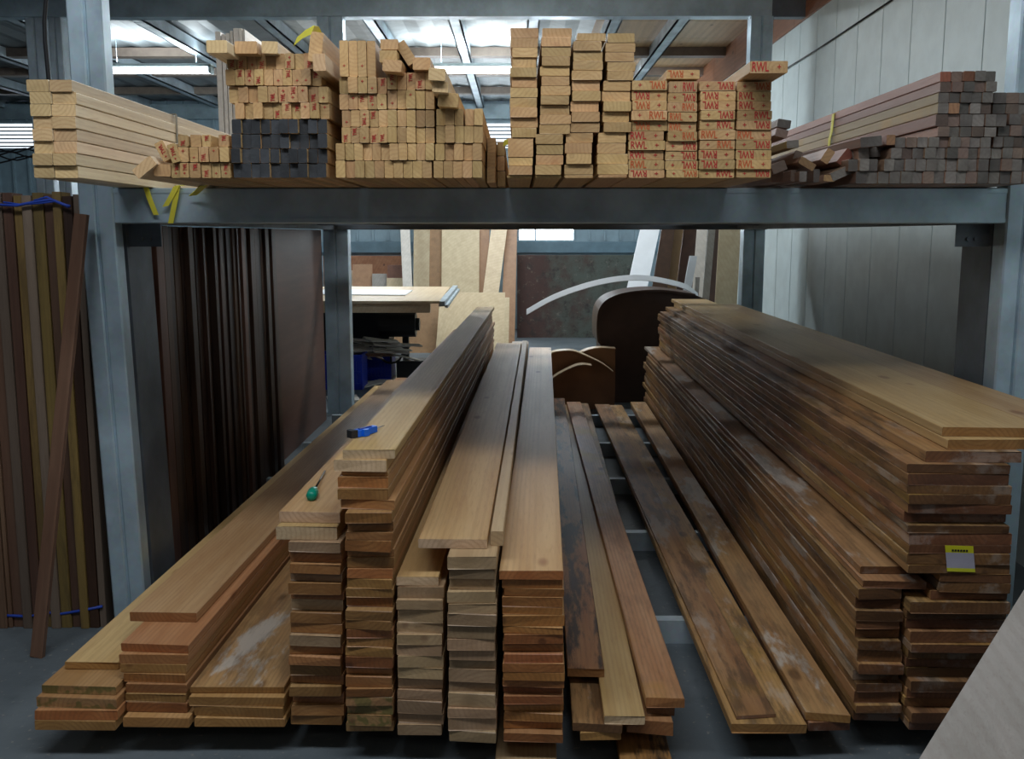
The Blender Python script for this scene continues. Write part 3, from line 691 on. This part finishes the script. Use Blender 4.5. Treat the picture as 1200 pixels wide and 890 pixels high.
# centre block of pine battens
def row(y0, h, x0, x1, n, gaps=()):
    e = even(x0, x1, n); return [(e[i], e[i + 1], y0, y0 + h, random.uniform(-.01, .01)) for i in range(n) if i not in gaps]
cells = [row(47, 43, 398, 440, 4)[:4],
         row(90, 19.5, 397, 453, 5) + row(84, 21, 454, 509, 5),
         row(109.5, 18.5, 397, 453, 5) + row(105, 22.5, 454, 509, 5),
         row(128.5, 20, 400, 509, 10) + row(127, 20, 511, 543, 3) + row(127, 20, 545, 566, 2),
         row(148.5, 19, 400, 509, 10) + row(147, 20.5, 511, 566, 5),
         row(167.8, 20, 394, 509, 11) + row(168, 20, 510, 565, 5),
         row(188, 20.5, 394, 506, 10) + row(188.2, 20.3, 508, 565, 5)]
dk('pine_batten', 'pine batten in the central block on the deck, %s row from top, %s from left', 'batten', 'pine battens in the central block', cells, lambda r, q: TWOBY, L=5.2,
   stampf=lambda o, r, q, a, b: st_batten(o, r, q, a, b) if (r < 3 or (r in (3, 4) and q < 5)) and random.random() < .75 else None)
tilt(455, 66, .054, .036, 0, 3.0, TWOBY, 'notched batten lying flat atop the central block', Y=YD - .04)
tilt(459.5, 77, .058, .034, 4, 3.0, TWOBY, 'stamped batten lying flat beneath the notched one, central block', Y=YD - .07, st=False)
tilt(456, 52, .054, .030, 0, 3.0, TWOBY, 'topmost batten lying flat at the peak of the central block', Y=YD - .02)
tilt(476, 62, .032, .074, -33, 3.0, TWOBY, 'steeply slanting batten beside the peak of the central block', Y=YD + .01)
tilt(494, 74.5, .054, .036, 0, 3.0, TWOBY, 'batten lying flat right of the slanting one, central block', Y=YD - .03)
tilt(512, 87, .050, .036, 3, 3.4, PINE, 'pale batten lying flat at the top right step of the central block', Y=YD - .12)
tilt(516, 102, .048, .030, 3, 3.4, PINE, 'middle flat batten on the right step of the central block', Y=YD - .10)
tilt(525, 117, .062, .042, 5, 3.4, TWOBY, 'lowest flat batten on the right step of the central block', Y=YD - .05)
# lower shoulder of battens at the right
cells = [[(567, 578, 148, 167.8, .35), (578.5, 589, 148, 167.8, .5)], [(567, 578, 168, 188, .32), (578.5, 589, 168, 188, .5)], [(567, 578, 188.2, 208.5, .3), (578.5, 590, 188.2, 208.5, .5)]]
for r in cells:
    for i, c_ in enumerate(r): r[i] = c_
dk('pine_batten', 'set-back batten right of the central block, %s row from top, %s from left', 'batten', 'set-back battens at the right shoulder', cells, lambda r, q: TWOBY, L=4.6)

# unmarked studs, four columns
def studcol(xs0, xs1, y0, y1, n, drift=0, jx=1.5):
    e = even(y0, y1, n); return [[(xs0 + drift * (1 - i / n) + random.uniform(-jx, jx), xs1 + drift * (1 - i / n) + random.uniform(-jx, jx), e[i], e[i + 1], random.uniform(-.008, .008))] for i in range(n)]
def studs(col_, nm, grp, mats, stf=None, L=5.25):
    dk('pine_stud', nm.replace('%s', '%s', 1) + '%.0s', 'stud', grp, col_, lambda r, q: mats, L=L, stampf=stf)
studs(studcol(598, 629, 32, 161, 11, 1) + studcol(595, 624, 161, 217, 5)[:0] + [[(595, 625, 161, 184)]] + [[(595.5, 624.5, 184, 194)], [(596, 624, 194, 205)], [(594, 623.5, 205, 216.5)]],
      'plain stud in the leftmost plain column, %s from top', 'studs in the first plain column', TWOBY)
studs(studcol(633, 668, 32, 157, 11, 1) + studcol(628, 659, 157, 217, 5), 'plain stud in the second plain column, %s from top', 'studs in the second plain column', TWOBY)
studs([[(676, 710, 38.5, 48)]] + studcol(671, 706, 48, 94, 4) + studcol(669, 703, 94, 155, 5) + studcol(662, 694, 155, 217, 5), 'plain stud in the third plain column, %s from top', 'studs in the third plain column', TWOBY)
studs(studcol(711, 744, 38.5, 94, 5, 1, 3) + studcol(706, 739, 94, 155, 5) + studcol(700, 735, 155, 217, 5), 'plain stud in the fourth plain column, %s from top', 'studs in the fourth plain column', TWOBY)
studs(studcol(740.5, 782, 94, 153, 5, 0, .8) + studcol(736, 778, 153, 210, 5, 1, .8), 'red-lettered stud in the first lettered column, %s from top', 'studs in the first lettered column', TWOBY, st_stud)
studs([[(781, 820.5, 81, 92)]] + [[(783.5, 817, 95, 108.5)]] + studcol(782.5, 817, 108.5, 165.5, 5, 0, .8) + studcol(780, 817.5, 165.5, 210, 4, 0, .8), 'red-lettered stud in the second lettered column, %s from top', 'studs in the second lettered column', TWOBY, st_stud)
studs(studcol(820, 861.5, 95, 152, 5, 0, .8) + studcol(819.5, 861, 152, 210, 5, 0, .8), 'red-lettered stud in the third lettered column, %s from top', 'studs in the third lettered column', TWOBY, st_stud)
studs([[(868, 911, 79, 93, -.12)]] + studcol(863.5, 904.5, 95, 152, 5, 0, .8) + studcol(863, 904, 152, 210, 5, 0, .8), 'red-lettered stud in the rightmost lettered column, %s from top', 'studs in the rightmost lettered column', TWOBY, st_stud)

# right: pink bundle tied with yellow ribbon (five across, six layers)
YP = PZ(1130, 215, ZD).y
mix_ = lambda r, q: random.choice((GREYB, GREYB, PINK, GREYB, GREYB))
bm_ = {(0, 0): REDB, (0, 2): REDB, (1, 0): PINK, (0, 1): PINK}
def pk(r, q):
    if q == 0: return [PINK, PINK, YELB, YELB, PINK, PINK][min(r, 5)] if (r, q) not in bm_ else bm_[(r, q)]
    return bm_.get((r, q), random.choice((GREYB, GREYB, PINK, ORNB if random.random() < .15 else GREYB)))
cells = [row(83, 12.3, 1103, 1167, 5), row(95.5, 12.3, 1102, 1167, 5), row(108, 12.5, 1100, 1163, 5), row(120.7, 12.6, 1098, 1162, 5),
         row(133.5, 14.5, 1096, 1154, 4) + row(133.5, 14.5, 1154.5, 1180, 2) , row(148.2, 12, 1098, 1153, 4) + row(148.2, 12, 1154, 1168, 1),]
dk('square_batten', 'weathered square batten in the tied right bundle, %s row from top, %s from left', 'batten', 'battens in the tied right bundle', cells, pk, L=5.2, Yb=YP)
cells = [row(160.4, 12.3, 1050, 1162, 9), row(173, 12.8, 1044, 1160, 9), row(186, 14.5, 1036, 1158, 10), row(200.7, 14.3, 1030, 1158, 10)]
dk('square_batten', 'weathered square batten below the tied right bundle, %s row from top, %s from left', 'batten', 'battens below the tied right bundle', cells, mix_, L=5.2, Yb=YP)
cells = [row(108, 13, 1164, 1210, 3), row(121, 12.3, 1164, 1210, 3), row(133.5, 13, 1181, 1210, 2), row(146.7, 13, 1169, 1210, 3), row(160, 12.8, 1163, 1210, 4), row(173, 12.8, 1162, 1210, 4), row(186, 14.5, 1160, 1210, 4), row(200.7, 14.3, 1160, 1210, 4)]
dk('square_batten', 'weathered square batten at the right frame edge, %s row from top, %s from left', 'batten', 'battens at the right frame edge', cells, mix_, L=5.2, Yb=YP + .03)
# smaller square battens and tumbled offcuts at the left of it
cells = [row(186, 14.5, 995, 1029, 3), row(200.7, 14.3, 1003, 1029, 2)]
dk('square_batten', 'weathered square batten beside the tumbled battens, %s row from top, %s from left', 'batten', 'battens beside the tumbled ones', cells, mix_, L=2.6, Yb=YP + .01)
for i, (px, py, w_, h, rot, mt) in enumerate([
    (1021, 166, .075, .034, -6, GREYB), (1012, 178.5, .036, .052, -8, GREYB), (1027, 178, .055, .036, -3, GREYB), (1044, 164, .030, .034, 0, ORNB),
    (970, 183, .030, .050, 32, ORNB), (991, 185, .034, .062, 38, REDB), (946, 192, .060, .026, 30, ORNB), (930, 206, .020, .040, 0, PINK),
    (957, 206, .022, .046, 0, GREYB), (913, 196, .050, .034, -22, PINK), (986, 203, .075, .030, -24, GREYB), (1003, 181, .026, .048, -10, GREYB),
    (929, 169, .042, .026, -4, YELB), (911, 207, .040, .040, 0, REDB), (934, 185, .026, .048, 18, PINK), (941, 207, .026, .036, 0, GREYB), (972, 209, .04, .022, 3, ORNB)]):
    where = ['in its upper right corner', 'standing by the stacked squares', 'lying next to the stacked squares', 'small tan end by the tied bundle', 'left one of the two steep ones',
             'right one of the two steep ones', 'with pale tan face tipping left', 'short upright at the left', 'short pale upright in the middle', 'tipped beside the lettered studs', 'broad dark one low in the middle',
             'narrow one leaning on the squares', 'yellowish flat end at upper left', 'dark red square low at the left', 'thin one leaning at the left', 'dark square between two uprights', 'flat one lowest in the middle'][i]
    tilt(px, py, w_, h, rot, 2.4 + .1 * (i % 4), mt, 'batten in the tumbled heap on the deck, ' + where, nm='tumbled_batten', Y=YP + .05 * (i % 3), yaw=-2 + i % 5)
tilt(919, 145, .050, .030, 8, 2.5, GREYB, 'flat grey batten end beside the rightmost lettered studs, upper one', Y=YP + .3)
tilt(916, 156, .045, .030, 14, 2.5, PINK, 'flat pinkish batten end beside the rightmost lettered studs, lower one', Y=YP + .25)
# yellow ribbon round the bundle
xb = P(1102, 110, YP).x - .003; yb_ = YP + 1.15
za = P(1103, 83, YP).z
m = MB(); m.ribbon([(xb + .10, yb_, za + .004), (xb + .02, yb_, za + .004), (xb - .002, yb_, za - .01), (xb - .010, yb_ - .01, za - .09), (xb - .014, yb_, za - .12), (xb - .016, yb_ + .01, za - .22)], (0, .03, 0))
tag(m.obj('yellow_ribbon', [YTAPE]), 'yellow ribbon tied round the pink batten bundle at the right', 'ribbon')
# ribbons hanging under the left of the deck
for lab, pts in (('short faded yellow ribbon hanging over the deck beam at the left', [(170, 217), (175, 232), (183, 252)]),
                 ('bright yellow ribbon hanging in two tails over the deck beam', [(208, 218), (206, 232), (200, 262)])):
    pp = [P(x, y, YF - .012) for x, y in pts]; m = MB(); m.ribbon([pp[0] + Vector((0, .05, .004))] + pp, (.020, 0, 0))
    if 'two' in lab: q_ = [P(x, y, YF - .018) for x, y in ((207, 218), (201, 230), (194, 242))]; m.ribbon(q_, (.024, 0, .004))
    tag(m.obj('yellow_ribbon', [YTAPE]), lab, 'ribbon')
m = MB(); m.ribbon([P(238, 218, YF - .10), P(232, 224, YF - .05), P(226, 229, YF - .02)], (.03, 0, .004)); tag(m.obj('yellow_ribbon', [YTAPE]), 'olive ribbon scrap curling out beneath the stamped battens', 'ribbon')
m = MB(); m.ribbon([P(590, 168, YD + .3), P(596, 166, YD + .3), P(604, 163, YD + .35)], (.004, 0, .02)); tag(m.obj('yellow_ribbon', [YTAPE]), 'olive ribbon end between the central block and the plain studs', 'ribbon')

# ================================================================== UPRIGHTS AT THE LEFT
ups = [(0, 12, REDB and BROWNV), (12, 17, BROWNV), (17, 30, BROWNV), (30, 41, GREYV), (41, 52, BROWNV), (52, 63, YELV), (63, 74, GREYV), (74, 86, YELV), (86, 97, BROWNV), (97, 107, YELV), (107, 118, DARKV), (118, 126, GREYV)]
cols_ = ['dark brown', 'thin brown', 'reddish brown', 'greyish', 'brown', 'yellow-streaked', 'grey', 'rough brown and yellow', 'brown', 'ochre', 'dark', 'dim grey']
for i, (a, b, mt) in enumerate(ups):
    Yu = 3.88 + (i % 3) * .008
    xa, xb_ = P(a, 600, 3.88).x, P(b, 600, 3.88).x
    hgt = 1.745
    o = lean('upright_board', cols_[i] + ' upright timber at the far left, %s from left' % ORD(i + 1), 'timber', 'upright timbers at the far left',
             ((xa + xb_) / 2, Yu, 0), ((xa + xb_) / 2 - .012, Yu + .03, hgt + random.uniform(0, .02)), xb_ - xa - .002, .09, mt)
# blue strings
for lab, pts in (('blue string tied round the upper part of the far left timbers', [(-5, 240), (20, 241), (40, 237), (60, 234), (75, 240), (82, 242)]), ('blue string round the feet of the far left timbers', [(-5, 721), (15, 722), (34, 723), (55, 718), (70, 720), (95, 716), (120, 711)])):
    m = MB(); m.tube([P(x, y, 3.80) for x, y in pts], .006, 6)
    if pts[0][1] < 300: m.tube([P(x, y, 3.80) for x, y in [(4, 237), (25, 240), (50, 238), (66, 236), (80, 243)]], .004, 6); m.tube([P(x, y, 3.80) for x, y in [(40, 235), (55, 231), (68, 237)]], .004, 6)
    tag(m.obj('blue_string', [BSTR], smooth=True), lab, 'string')
# leaning plank in front of them
a = PZ(46, 769, 0.0); b = P(97, 262, 3.70)
lean('leaning_plank', 'single reddish plank leaning diagonally against the left rack column', 'plank', None, a, b + (b - a) * .02, .052, .022, BROWNV, face=(-.2, -1, 0))
# row of dark planks on end along the left of the rack, seen edge on
y = 4.20; i = 0
while y < 6.5:
    t = random.choice((.035, .05, .07, .09)); xf = cxl[0] - .05 + random.uniform(-.025, .02) ; i += 1
    mt = DARKV if random.random() < .8 else BROWNV
    hgt = random.uniform(1.63, 1.638)
    o = lean('dark_plank', 'dark plank standing on end inside the rack left side, %s from the front' % ORD(i), 'plank', 'dark planks on end inside the rack',
             (xf, y + t / 2, 0), (xf - .01, y + t / 2, hgt), t - .003, .14, mt, face=(1, 0, 0))
    y += t
tag(MB().box(cxl[0] - .01, cxl[0] + .01, 6.56, 8.35, .0, 1.638, .002).obj('plywood_sheet', BRPLY), 'brown plywood sheet on end behind the dark planks near the rear post', 'plywood')
# dark planks further left behind, closing the view
for i in range(9):
    x = -2.75 + i * .105
    lean('dark_plank', 'dark plank on end behind the far left timbers, %s from left' % ORD(i + 1), 'plank', 'dark planks behind the far left timbers', (x, 4.4, 0), (x, 4.46, 1.72), .1, .04, DARKV)

# ================================================================== WORKSHOP BEHIND
zt = .95; ya = PZ(450, 353, zt).y; yb2 = PZ(450, 336, zt).y
xr1 = P(515, 353, ya).x; xr2 = P(528, 336, yb2).x
saw = thing('panel_saw', (xr1 - 1.0, ya + .8, 0), 'panel saw table with wooden top and dark machinery beneath in the rear', 'saw')
def sp_(m, name, mat): o = m.obj(name, [mat] if not isinstance(mat, list) else mat); o.parent = saw; o.matrix_parent_inverse = Matrix.Translation(-Vector(saw.location)); return o
sp_(MB().extrude([(xr1 - 2.4, ya, zt - .025), (xr1, ya, zt - .025), (xr2, yb2, zt - .025), (xr2 - 2.2, yb2, zt - .025)], (0, 0, .025)), 'table_top', PLY)
sp_(MB().box(xr1 - 2.2, xr1 - .1, ya + .05, ya + .12, zt - .12, zt - .026), 'apron', PLY)
m = MB(); m.bar((xr1 + .02, ya + .02, zt - .03), (xr2 + .06, yb2, zt - .01), .06, .05); m.bar((xr1 + .06, ya + .1, zt - .06), (xr2 + .10, yb2, zt - .04), .03, .03)
sp_(m, 'slide_rail', STEELG)
m = MB(); m.extrude([(xr1 - 1.5, ya + 1.5, .0), (xr1 - .8, ya + 1.5, .0), (xr1 - .6, ya + 1.5, .9), (xr1 - 1.7, ya + 1.5, .9)], (0, .6, 0)); sp_(m, 'saw_body', DARKM)
m = MB(); m.tube([(xr1 - .75, ya + 1.1, .62), (xr1 - .35, ya + 1.1, .62)], .14, 14); m.tube([(xr1 - .35, ya + 1.1, .62), (xr1 - .31, ya + 1.1, .62)], .07, 14); sp_(m, 'motor', DARKM)
for i in range(3):
    m = MB(); m.bar((xr1 - 2.2 + i * .85, ya + 1.4, 0), (xr1 - 2.2 + i * .85, ya + 1.4, zt - .026), .07, .07, (0, 1, 0)); sp_(m, 'leg', DARKM)
m = MB(); m.tube([(xr1 - .62 + .13 * math.cos(t), ya + 1.0, .33 + .13 * math.sin(t)) for t in [i * math.pi / 8 for i in range(17)]], .012, 6)
m.bar((xr1 - .75, ya + 1.0, .33), (xr1 - .49, ya + 1.0, .33), .02, .02); m.bar((xr1 - .62, ya + 1.0, .2), (xr1 - .62, ya + 1.0, .46), .02, .02, (0, 1, 0)); sp_(m, 'hand_wheel', DARKM)
# white sheet on the table
a = PZ(404, 346, zt); b = PZ(475, 347, zt)
m = MB(); m.extrude([(a.x - .4, a.y, zt + .001), (b.x, b.y, zt + .001), (b.x - .02, b.y + .9, zt + .001), (a.x - .4, a.y + .9, zt + .001)], (0, 0, .012)); tag(m.obj('white_sheet', [WHITE]), 'white sheet lying flat on the saw table', 'sheet')
# blue crates beneath
def crate(px0, px1, pyb, pyt, lab, d=.36):
    Y = PZ((px0 + px1) / 2, pyb, 0).y; a = P(px0, pyb, Y).x; b = P(px1, pyb, Y).x; h = P(px0, pyt, Y).z
    t = thing('plastic_crate', ((a + b) / 2, Y + d / 2, 0), lab, 'crate', None); W = (b - a) / 2; m = MB(); th = .012
    m.box(-W, W, -d / 2, d / 2, 0, .012)
    for s in (-1, 1):
        m.box(-W, W, s * d / 2 - th / 2, s * d / 2 + th / 2, 0, h * .18); m.box(-W, W, s * d / 2 - th / 2, s * d / 2 + th / 2, h * .82, h)
        m.box(s * W - th / 2, s * W + th / 2, -d / 2, d / 2, 0, h)
        n = 8
        for i in range(n + 1): x = -W + 2 * W * i / n; m.box(x - .008, x + .008, s * d / 2 - th / 2, s * d / 2 + th / 2, h * .18, h * .82)
        m.box(-W, W, s * d / 2 - th / 2 + .002, s * d / 2 + th / 2 - .002, h * .45, h * .52)
        m.box(-W, W, s * (d / 2 - .012) - .002, s * (d / 2 - .012) + .002, .01, h * .9)
    m.obj('body', [BLUEP], t); r = MB()
    for s in (-1, 1): r.box(-W - .01, W + .01, s * d / 2 - .014, s * d / 2 + .014, h - .02, h); r.box(s * W - .012, s * W + .012, -d / 2, d / 2, h - .02, h)
    r.obj('rim', [BLUEP], t); return t
crate(372, 424, 457, 416, 'blue plastic crate under the saw table, nearest the rear post')
crate(427, 458, 446, 418, 'blue plastic crate under the saw table, half in shadow')
# offcuts piled on the crates
random.seed(21)
for i in range(26):
    px = random.uniform(396, 480); py = 402 + (i % 6) * 3.0 + random.uniform(-2, 2); Yc = 10.25 + random.uniform(0, .25)
    a = P(px - random.uniform(25, 45) * .5, py - random.uniform(-3, 9), Yc - .1); b = P(px + random.uniform(25, 50) * .5, py + random.uniform(-2, 7), Yc + .15)
    lean('wood_offcut', 'thin offcut in the scrap heap below the saw table, %s from left' % ORD(i + 1), 'offcut', 'offcuts in the scrap heap below the saw', a, b, random.uniform(.04, .09), .012, random.choice((PLYG, PLYW, GREYB, BRPLY, PLYG)), face=(0, -.4, 1))
tag(MB().box(P(464, 440, 10.6).x, P(505, 440, 10.6).x, 10.65, 10.95, 0, .22, .01).obj('scrap_bin', [DARKM]), 'dark scrap bin beneath the saw holding the offcuts', 'bin')
# scrap sheets on the floor at the left rear, beyond the stack ends
for lab, px, py, w_, l_, rot, mt in (('pale cardboard scrap on the floor beside the rear post', 402, 468, .3, .34, 15, PLYW), ('flat pale board scrap beyond the left stack ends', 445, 448, .16, .8, -25, PLYW)):
    c0 = PZ(px, py, 0.002); o = MB().box(-w_ / 2, w_ / 2, -l_ / 2, l_ / 2, 0, .012).obj('board_scrap', mt); o.location = c0; o.rotation_euler = (0, 0, R(rot)); tag(o, lab, 'scrap')
# standing sheets and boards against the rear
def sheet(px0b, px1b, px0t, px1t, pyt, Yb, Yt, mt, lab, T=.02, nm='standing_board', foot=None):
    z1 = P(px0t, pyt, Yt).z
    zb = 0.0
    def at(px, z, Y):
        d_ = CAMP + Vector((0, Y, 0)); t = (Y * math.cos(R(8.47)) + (CAMP.z - z) * math.sin(R(8.47)))
        return (px - 607) * t / F
    m = MB(); A = [(at(px0b, zb, Yb), Yb, zb), (at(px1b, zb, Yb), Yb, zb), (at(px1t, z1, Yt), Yt, z1), (at(px0t, z1, Yt), Yt, z1)]
    m.extrude(A, (0, T, 0)); o = m.obj(nm, mt); return tag(o, lab, 'board')
sheet(475, 486, 467, 478, 225, 14.2, 14.6, PLYW, 'narrow pale board leftmost among the rear sheets')
sheet(484, 502, 485, 504, 225, 14.5, 14.9, PLY, 'pale board with rounded knots second among the rear sheets')
sheet(503, 518, 503, 518, 225, 14.65, 15.05, [ORNB[1]] * 2, 'brown plywood strip left of the big pale sheet')
sheet(517, 561, 518, 562, 225, 14.4, 14.8, PLY, 'large pale plywood sheet in the middle of the rear wall')
sheet(558, 572, 560, 574, 225, 14.7, 15.1, [ORNB[1]] * 2, 'brown plywood strip right of the large pale sheet')
sheet(558, 576, 581, 600, 225, 14.0, 14.5, PLY, 'pale plywood board leaning right beside the large sheet')
sheet(586, 603, 594, 607, 225, 14.3, 14.8, [ORNB[1]] * 2, 'brown board standing at the right end of the rear sheets')
sheet(586, 596, 588, 597, 349, 13.5, 13.7, PLY, 'short narrow pale board before the brown one, rear sheets')
# lower plywood in front
o = sheet(510, 590, 516, 592, 343, 12.8, 13.0, PLY, 'knotty pale plywood sheet standing before the rear sheets', nm='plywood_sheet')
o = sheet(440, 515, 450, 525, 352, 13.2, 13.4, [ORNB[1]] * 2, 'brown plywood sheet standing in shade beneath the saw table', nm='plywood_sheet')
RUST = wood('rust_stained_sheet', (.085, .075, .065), (.15, .15, .13), (.03, .02, .015), rings=.1, ringscale=4, knots=0, white=.1, black=.5)
k = NT('rusty_painted_sheet'); tc = k.n('ShaderNodeTexCoord').outputs['Object']
sx = k.n('ShaderNodeSeparateXYZ'); k.l(tc, sx.inputs[0])
c = k.mix(k.ramp(k.math('ADD', k.math('MULTIPLY', sx.outputs[0], .22), k.noise(tc, 2.2, 6, .7)), .52, .82), (.050, .022, .017), (.062, .075, .062))
c = k.mix(k.ramp(k.noise(tc, 6, 6, .75), .5, .7), c, (.02, .016, .014)); c = k.mix(k.math('MULTIPLY', k.ramp(k.noise(tc, 9, 5, .8), .58, .7), .5), c, (.22, .20, .16))
k.l(c, k.b.inputs['Base Color']); k.b.inputs['Roughness'].default_value = .7; RP = k.m
tag(MB().box(P(606, 350, 15.2).x, P(752, 350, 15.2).x, 15.2, 15.25, 0, P(650, 299, 15.2).z, .004).obj('stained_sheet', [RP]), 'mottled rust-stained sheet standing below the rear windows', 'sheet')
tag(MB().box(P(380, 350, 15.9).x, P(476, 350, 15.9).x, 15.9, 15.95, 0, P(650, 300, 15.9).z, .004).obj('stained_sheet', [OSB]), 'brown stained sheet standing behind the saw table', 'sheet')
for i, (a, b, t, mt, lab) in enumerate(((405, 419, 317, PLY, 'small pale panel offcut standing left behind the saw table'), (413, 436, 310, [ORNB[1]] * 2, 'small brown panel offcut behind the saw table'), (436, 453, 321, PLYG, 'small grey panel offcut behind the saw table'),
                          (454, 471, 311, [REDB[1]] * 2, 'small reddish panel offcut behind the saw table'), (453, 478, 326, PLY, 'low wide panel offcut nearest the rear sheets'))):
    sheet(a, b, a, b, t, 15.0 - .1 * i, 15.2 - .1 * i, mt, lab, nm='panel_offcut')
# right rear: boards leaning against the right wall
sheet(716, 741, 760, 782, 225, 12.6, 13.2, [WHITE] * 2, 'broad white board leaning at the left end of the right rear boards')
R_ = [(746, 768, 782, 796, DARKV, 'dark narrow board right of the broad white one'), (768, 779, 795, 806, [ORNB[1]] * 2, 'brown strip between dark boards at the right rear'),
      (780, 796, 806, 818, DARKV, 'dark board right of the brown strip'), (803, 815, 820, 832, PLYW, 'pale board with shaded face at the right rear'),
      (815, 822, 833, 842, PLYG, 'slim grey board near the right rear post'), (796, 838, 812, 846, DARKV, 'wide dark board behind the slim grey ones'), (832, 858, 845, 870, PLY, 'beige board beside the right rear post'), (853, 860, 860, 865, DARKV, 'dark board just left of the right rear post')]
for i, (a, b, c_, d_, mt, lab) in enumerate(R_): sheet(a, b, c_, d_, 225, 10.4 - (.4 if i >= 6 else 0) + .12 * (i % 3) + (.4 if 'behind' in lab else 0), 10.9 - (.55 if i >= 6 else 0) + .12 * (i % 3) + (.4 if 'behind' in lab else 0), mt, lab)
sheet(778, 787, 808, 817, 300, 9.6, 9.9, [WHITE] * 2, 'short white board leaning before the dark ones at right rear')
sheet(806, 811, 815, 820, 325, 9.8, 10.0, PLYG, 'short narrow grey strip beside the short white board')
# thin curved white strip
pts = [(617, 366), (650, 348), (690, 334), (725, 327), (755, 326), (785, 331), (805, 337), (818, 347)]
m = MB(); pp = [P(x, y, 9.3 + i * .012) for i, (x, y) in enumerate(smooth_pts(pts))]
m.ribbon(pp, (0, .05, .05), .003); tag(m.obj('curved_strip', [WHITE]), 'long thin white strip bowed in an arc above the aisle end', 'strip')
# curved hardboard form
def ribw(pts, Y0, depth, mat, nm, lab, th=.008, parent=None):
    m = MB(); pp = [P(x, y, Y0) + Vector((0, depth / 2, 0)) for x, y in pts]; m.ribbon(pp, (0, depth, 0), th); o = m.obj(nm, [mat], parent, False)
    return tag(o, lab, 'panel') if lab else o
bx = thing('curved_hardboard_form', P(740, 470, 9.6), 'dark brown curved hardboard panel standing at the far end of the aisle', 'panel')
def rel(m, name, mat): o = m.obj(name, [mat]); o.parent = bx; o.matrix_parent_inverse = Matrix.Translation(-Vector(bx.location)); return o
pts = [(704, 478), (706, 412), (701, 398), (701, 372), (706, 358), (718, 349), (740, 343), (775, 341), (815, 346)]
pts = smooth_pts(pts)
m = MB(); m.ribbon([P(x, y, 9.2) + Vector((0, .3, 0)) for x, y in pts], (0, .6, 0), .010); rel(m, 'curved_shell', MDF)
m = MB(); m.extrude([P(x, y, 9.25) for x, y in pts[1:] + [(830, 352), (830, 480), (706, 480)]], (0, .02, 0)); rel(m, 'side_panel', MDF)
# tan curved forms below it
def arcs(c_pts, n_edge, Y0, dep, lab):
    arc = smooth_pts(c_pts[:n_edge]); c_pts = arc + c_pts[n_edge:]; n_edge = len(arc)
    t = thing('curved_form', P(c_pts[-1][0], c_pts[-1][1], Y0), lab, 'panel'); off = -Vector(t.location)
    m = MB(); m.extrude([P(x, y, Y0) + off for x, y in c_pts], (0, dep, 0)); m.obj('face_panel', [MDFT], t)
    m = MB(); m.ribbon([P(x, y - .6, Y0) + off + Vector((0, dep / 2 + .02, 0)) for x, y in c_pts[:n_edge]], (0, dep + .12, 0), .004); m.obj('curved_edge', [PLY[0]], t)
arcs([(636, 422), (645, 415), (655, 412), (672, 412), (692, 420), (706, 427), (718, 436), (720, 450), (720, 480), (636, 480)], 7, 8.92, .02, 'larger tan hardboard arch at the aisle end')
arcs([(680, 414), (690, 410), (704, 408), (721, 409), (721, 450), (720, 480), (684, 480)], 4, 9.07, .02, 'tan hardboard arch right behind the larger one')
arcs([(641, 452), (650, 442), (666, 433), (680, 428), (693, 429), (702, 446), (706, 460), (706, 480), (640, 480)], 5, 8.74, .02, 'small front tan hardboard arch at the aisle end')

# ------------------------------------------------------------------ lamps and cables
k = NT('lit_tube'); k.b.inputs['Emission Color'].default_value = (.86, .96, 1, 1); k.b.inputs['Emission Strength'].default_value = 9; TUBE = k.m
for i, (x, lab) in enumerate(((-4.1, 'lit fluorescent tube lamp hanging under the roof at the left'), (-.42, 'lit fluorescent tube lamp hanging under the white roof at centre'))):
    t = thing('tube_lamp', (x, 11.4, 3.44), lab, 'lamp')
    m = MB(); m.tube([(-.6, 0, 0), (.6, 0, 0)], .028, 10); m.tube([(-.6, .07, 0), (.6, .07, 0)], .028, 10); m.obj('tube', [TUBE], t, True)
    m = MB(); m.box(-.63, .63, -.03, .10, .035, .07); m.box(-.63, -.60, -.03, .10, -.03, .05); m.box(.60, .63, -.03, .10, -.03, .05); m.obj('fitting', [WHITEW], t)
    m = MB(); 
    for s in (-.45, .45): m.tube([(s, .035, .07), (s, .035, ZC - 3.44)], .004, 6)
    m.obj('hanger', [STEELG], t)
m = MB(); m.tube([P(x, y, YF + .4) for x, y in [(57, -30), (54, 0), (52, 25), (53, 50), (57, 92), (60, 120)]], .009, 8); tag(m.obj('power_cable', [CABLE], smooth=True), 'thick black cable hanging beside the left front column', 'cable')
a, b = P(915, 85, 8.2), P(1040, 3, 5.4); m = MB(); m.tube([Vector((XR - .012, a.y, a.z)), Vector((XR - .012, b.y, b.z))], .006, 6)
pa = ray(906, 90); pb = ray(1045, 0)
A = CAMP + pa * ((XR - .012) / pa.x); B = CAMP + pb * ((XR - .012) / pb.x)
m = MB(); m.tube([A, lerp(A, B, .5) - Vector((0, 0, .01)), B], .006, 6); tag(m.obj('wall_cable', [CABLE], smooth=True), 'thin black cable running up across the white right wall', 'cable')
m = MB()
for i in range(5):
    m.tube([P(x, 175 + 3 * i + 4 * math.sin(x * .1 + i * 2), 14.0) for x in range(-20, 60, 10)], .012, 6)
tag(m.obj('cable_bundle', [CABLE], smooth=True), 'tangle of dark cables strung along the rear wall at far left', 'cable')
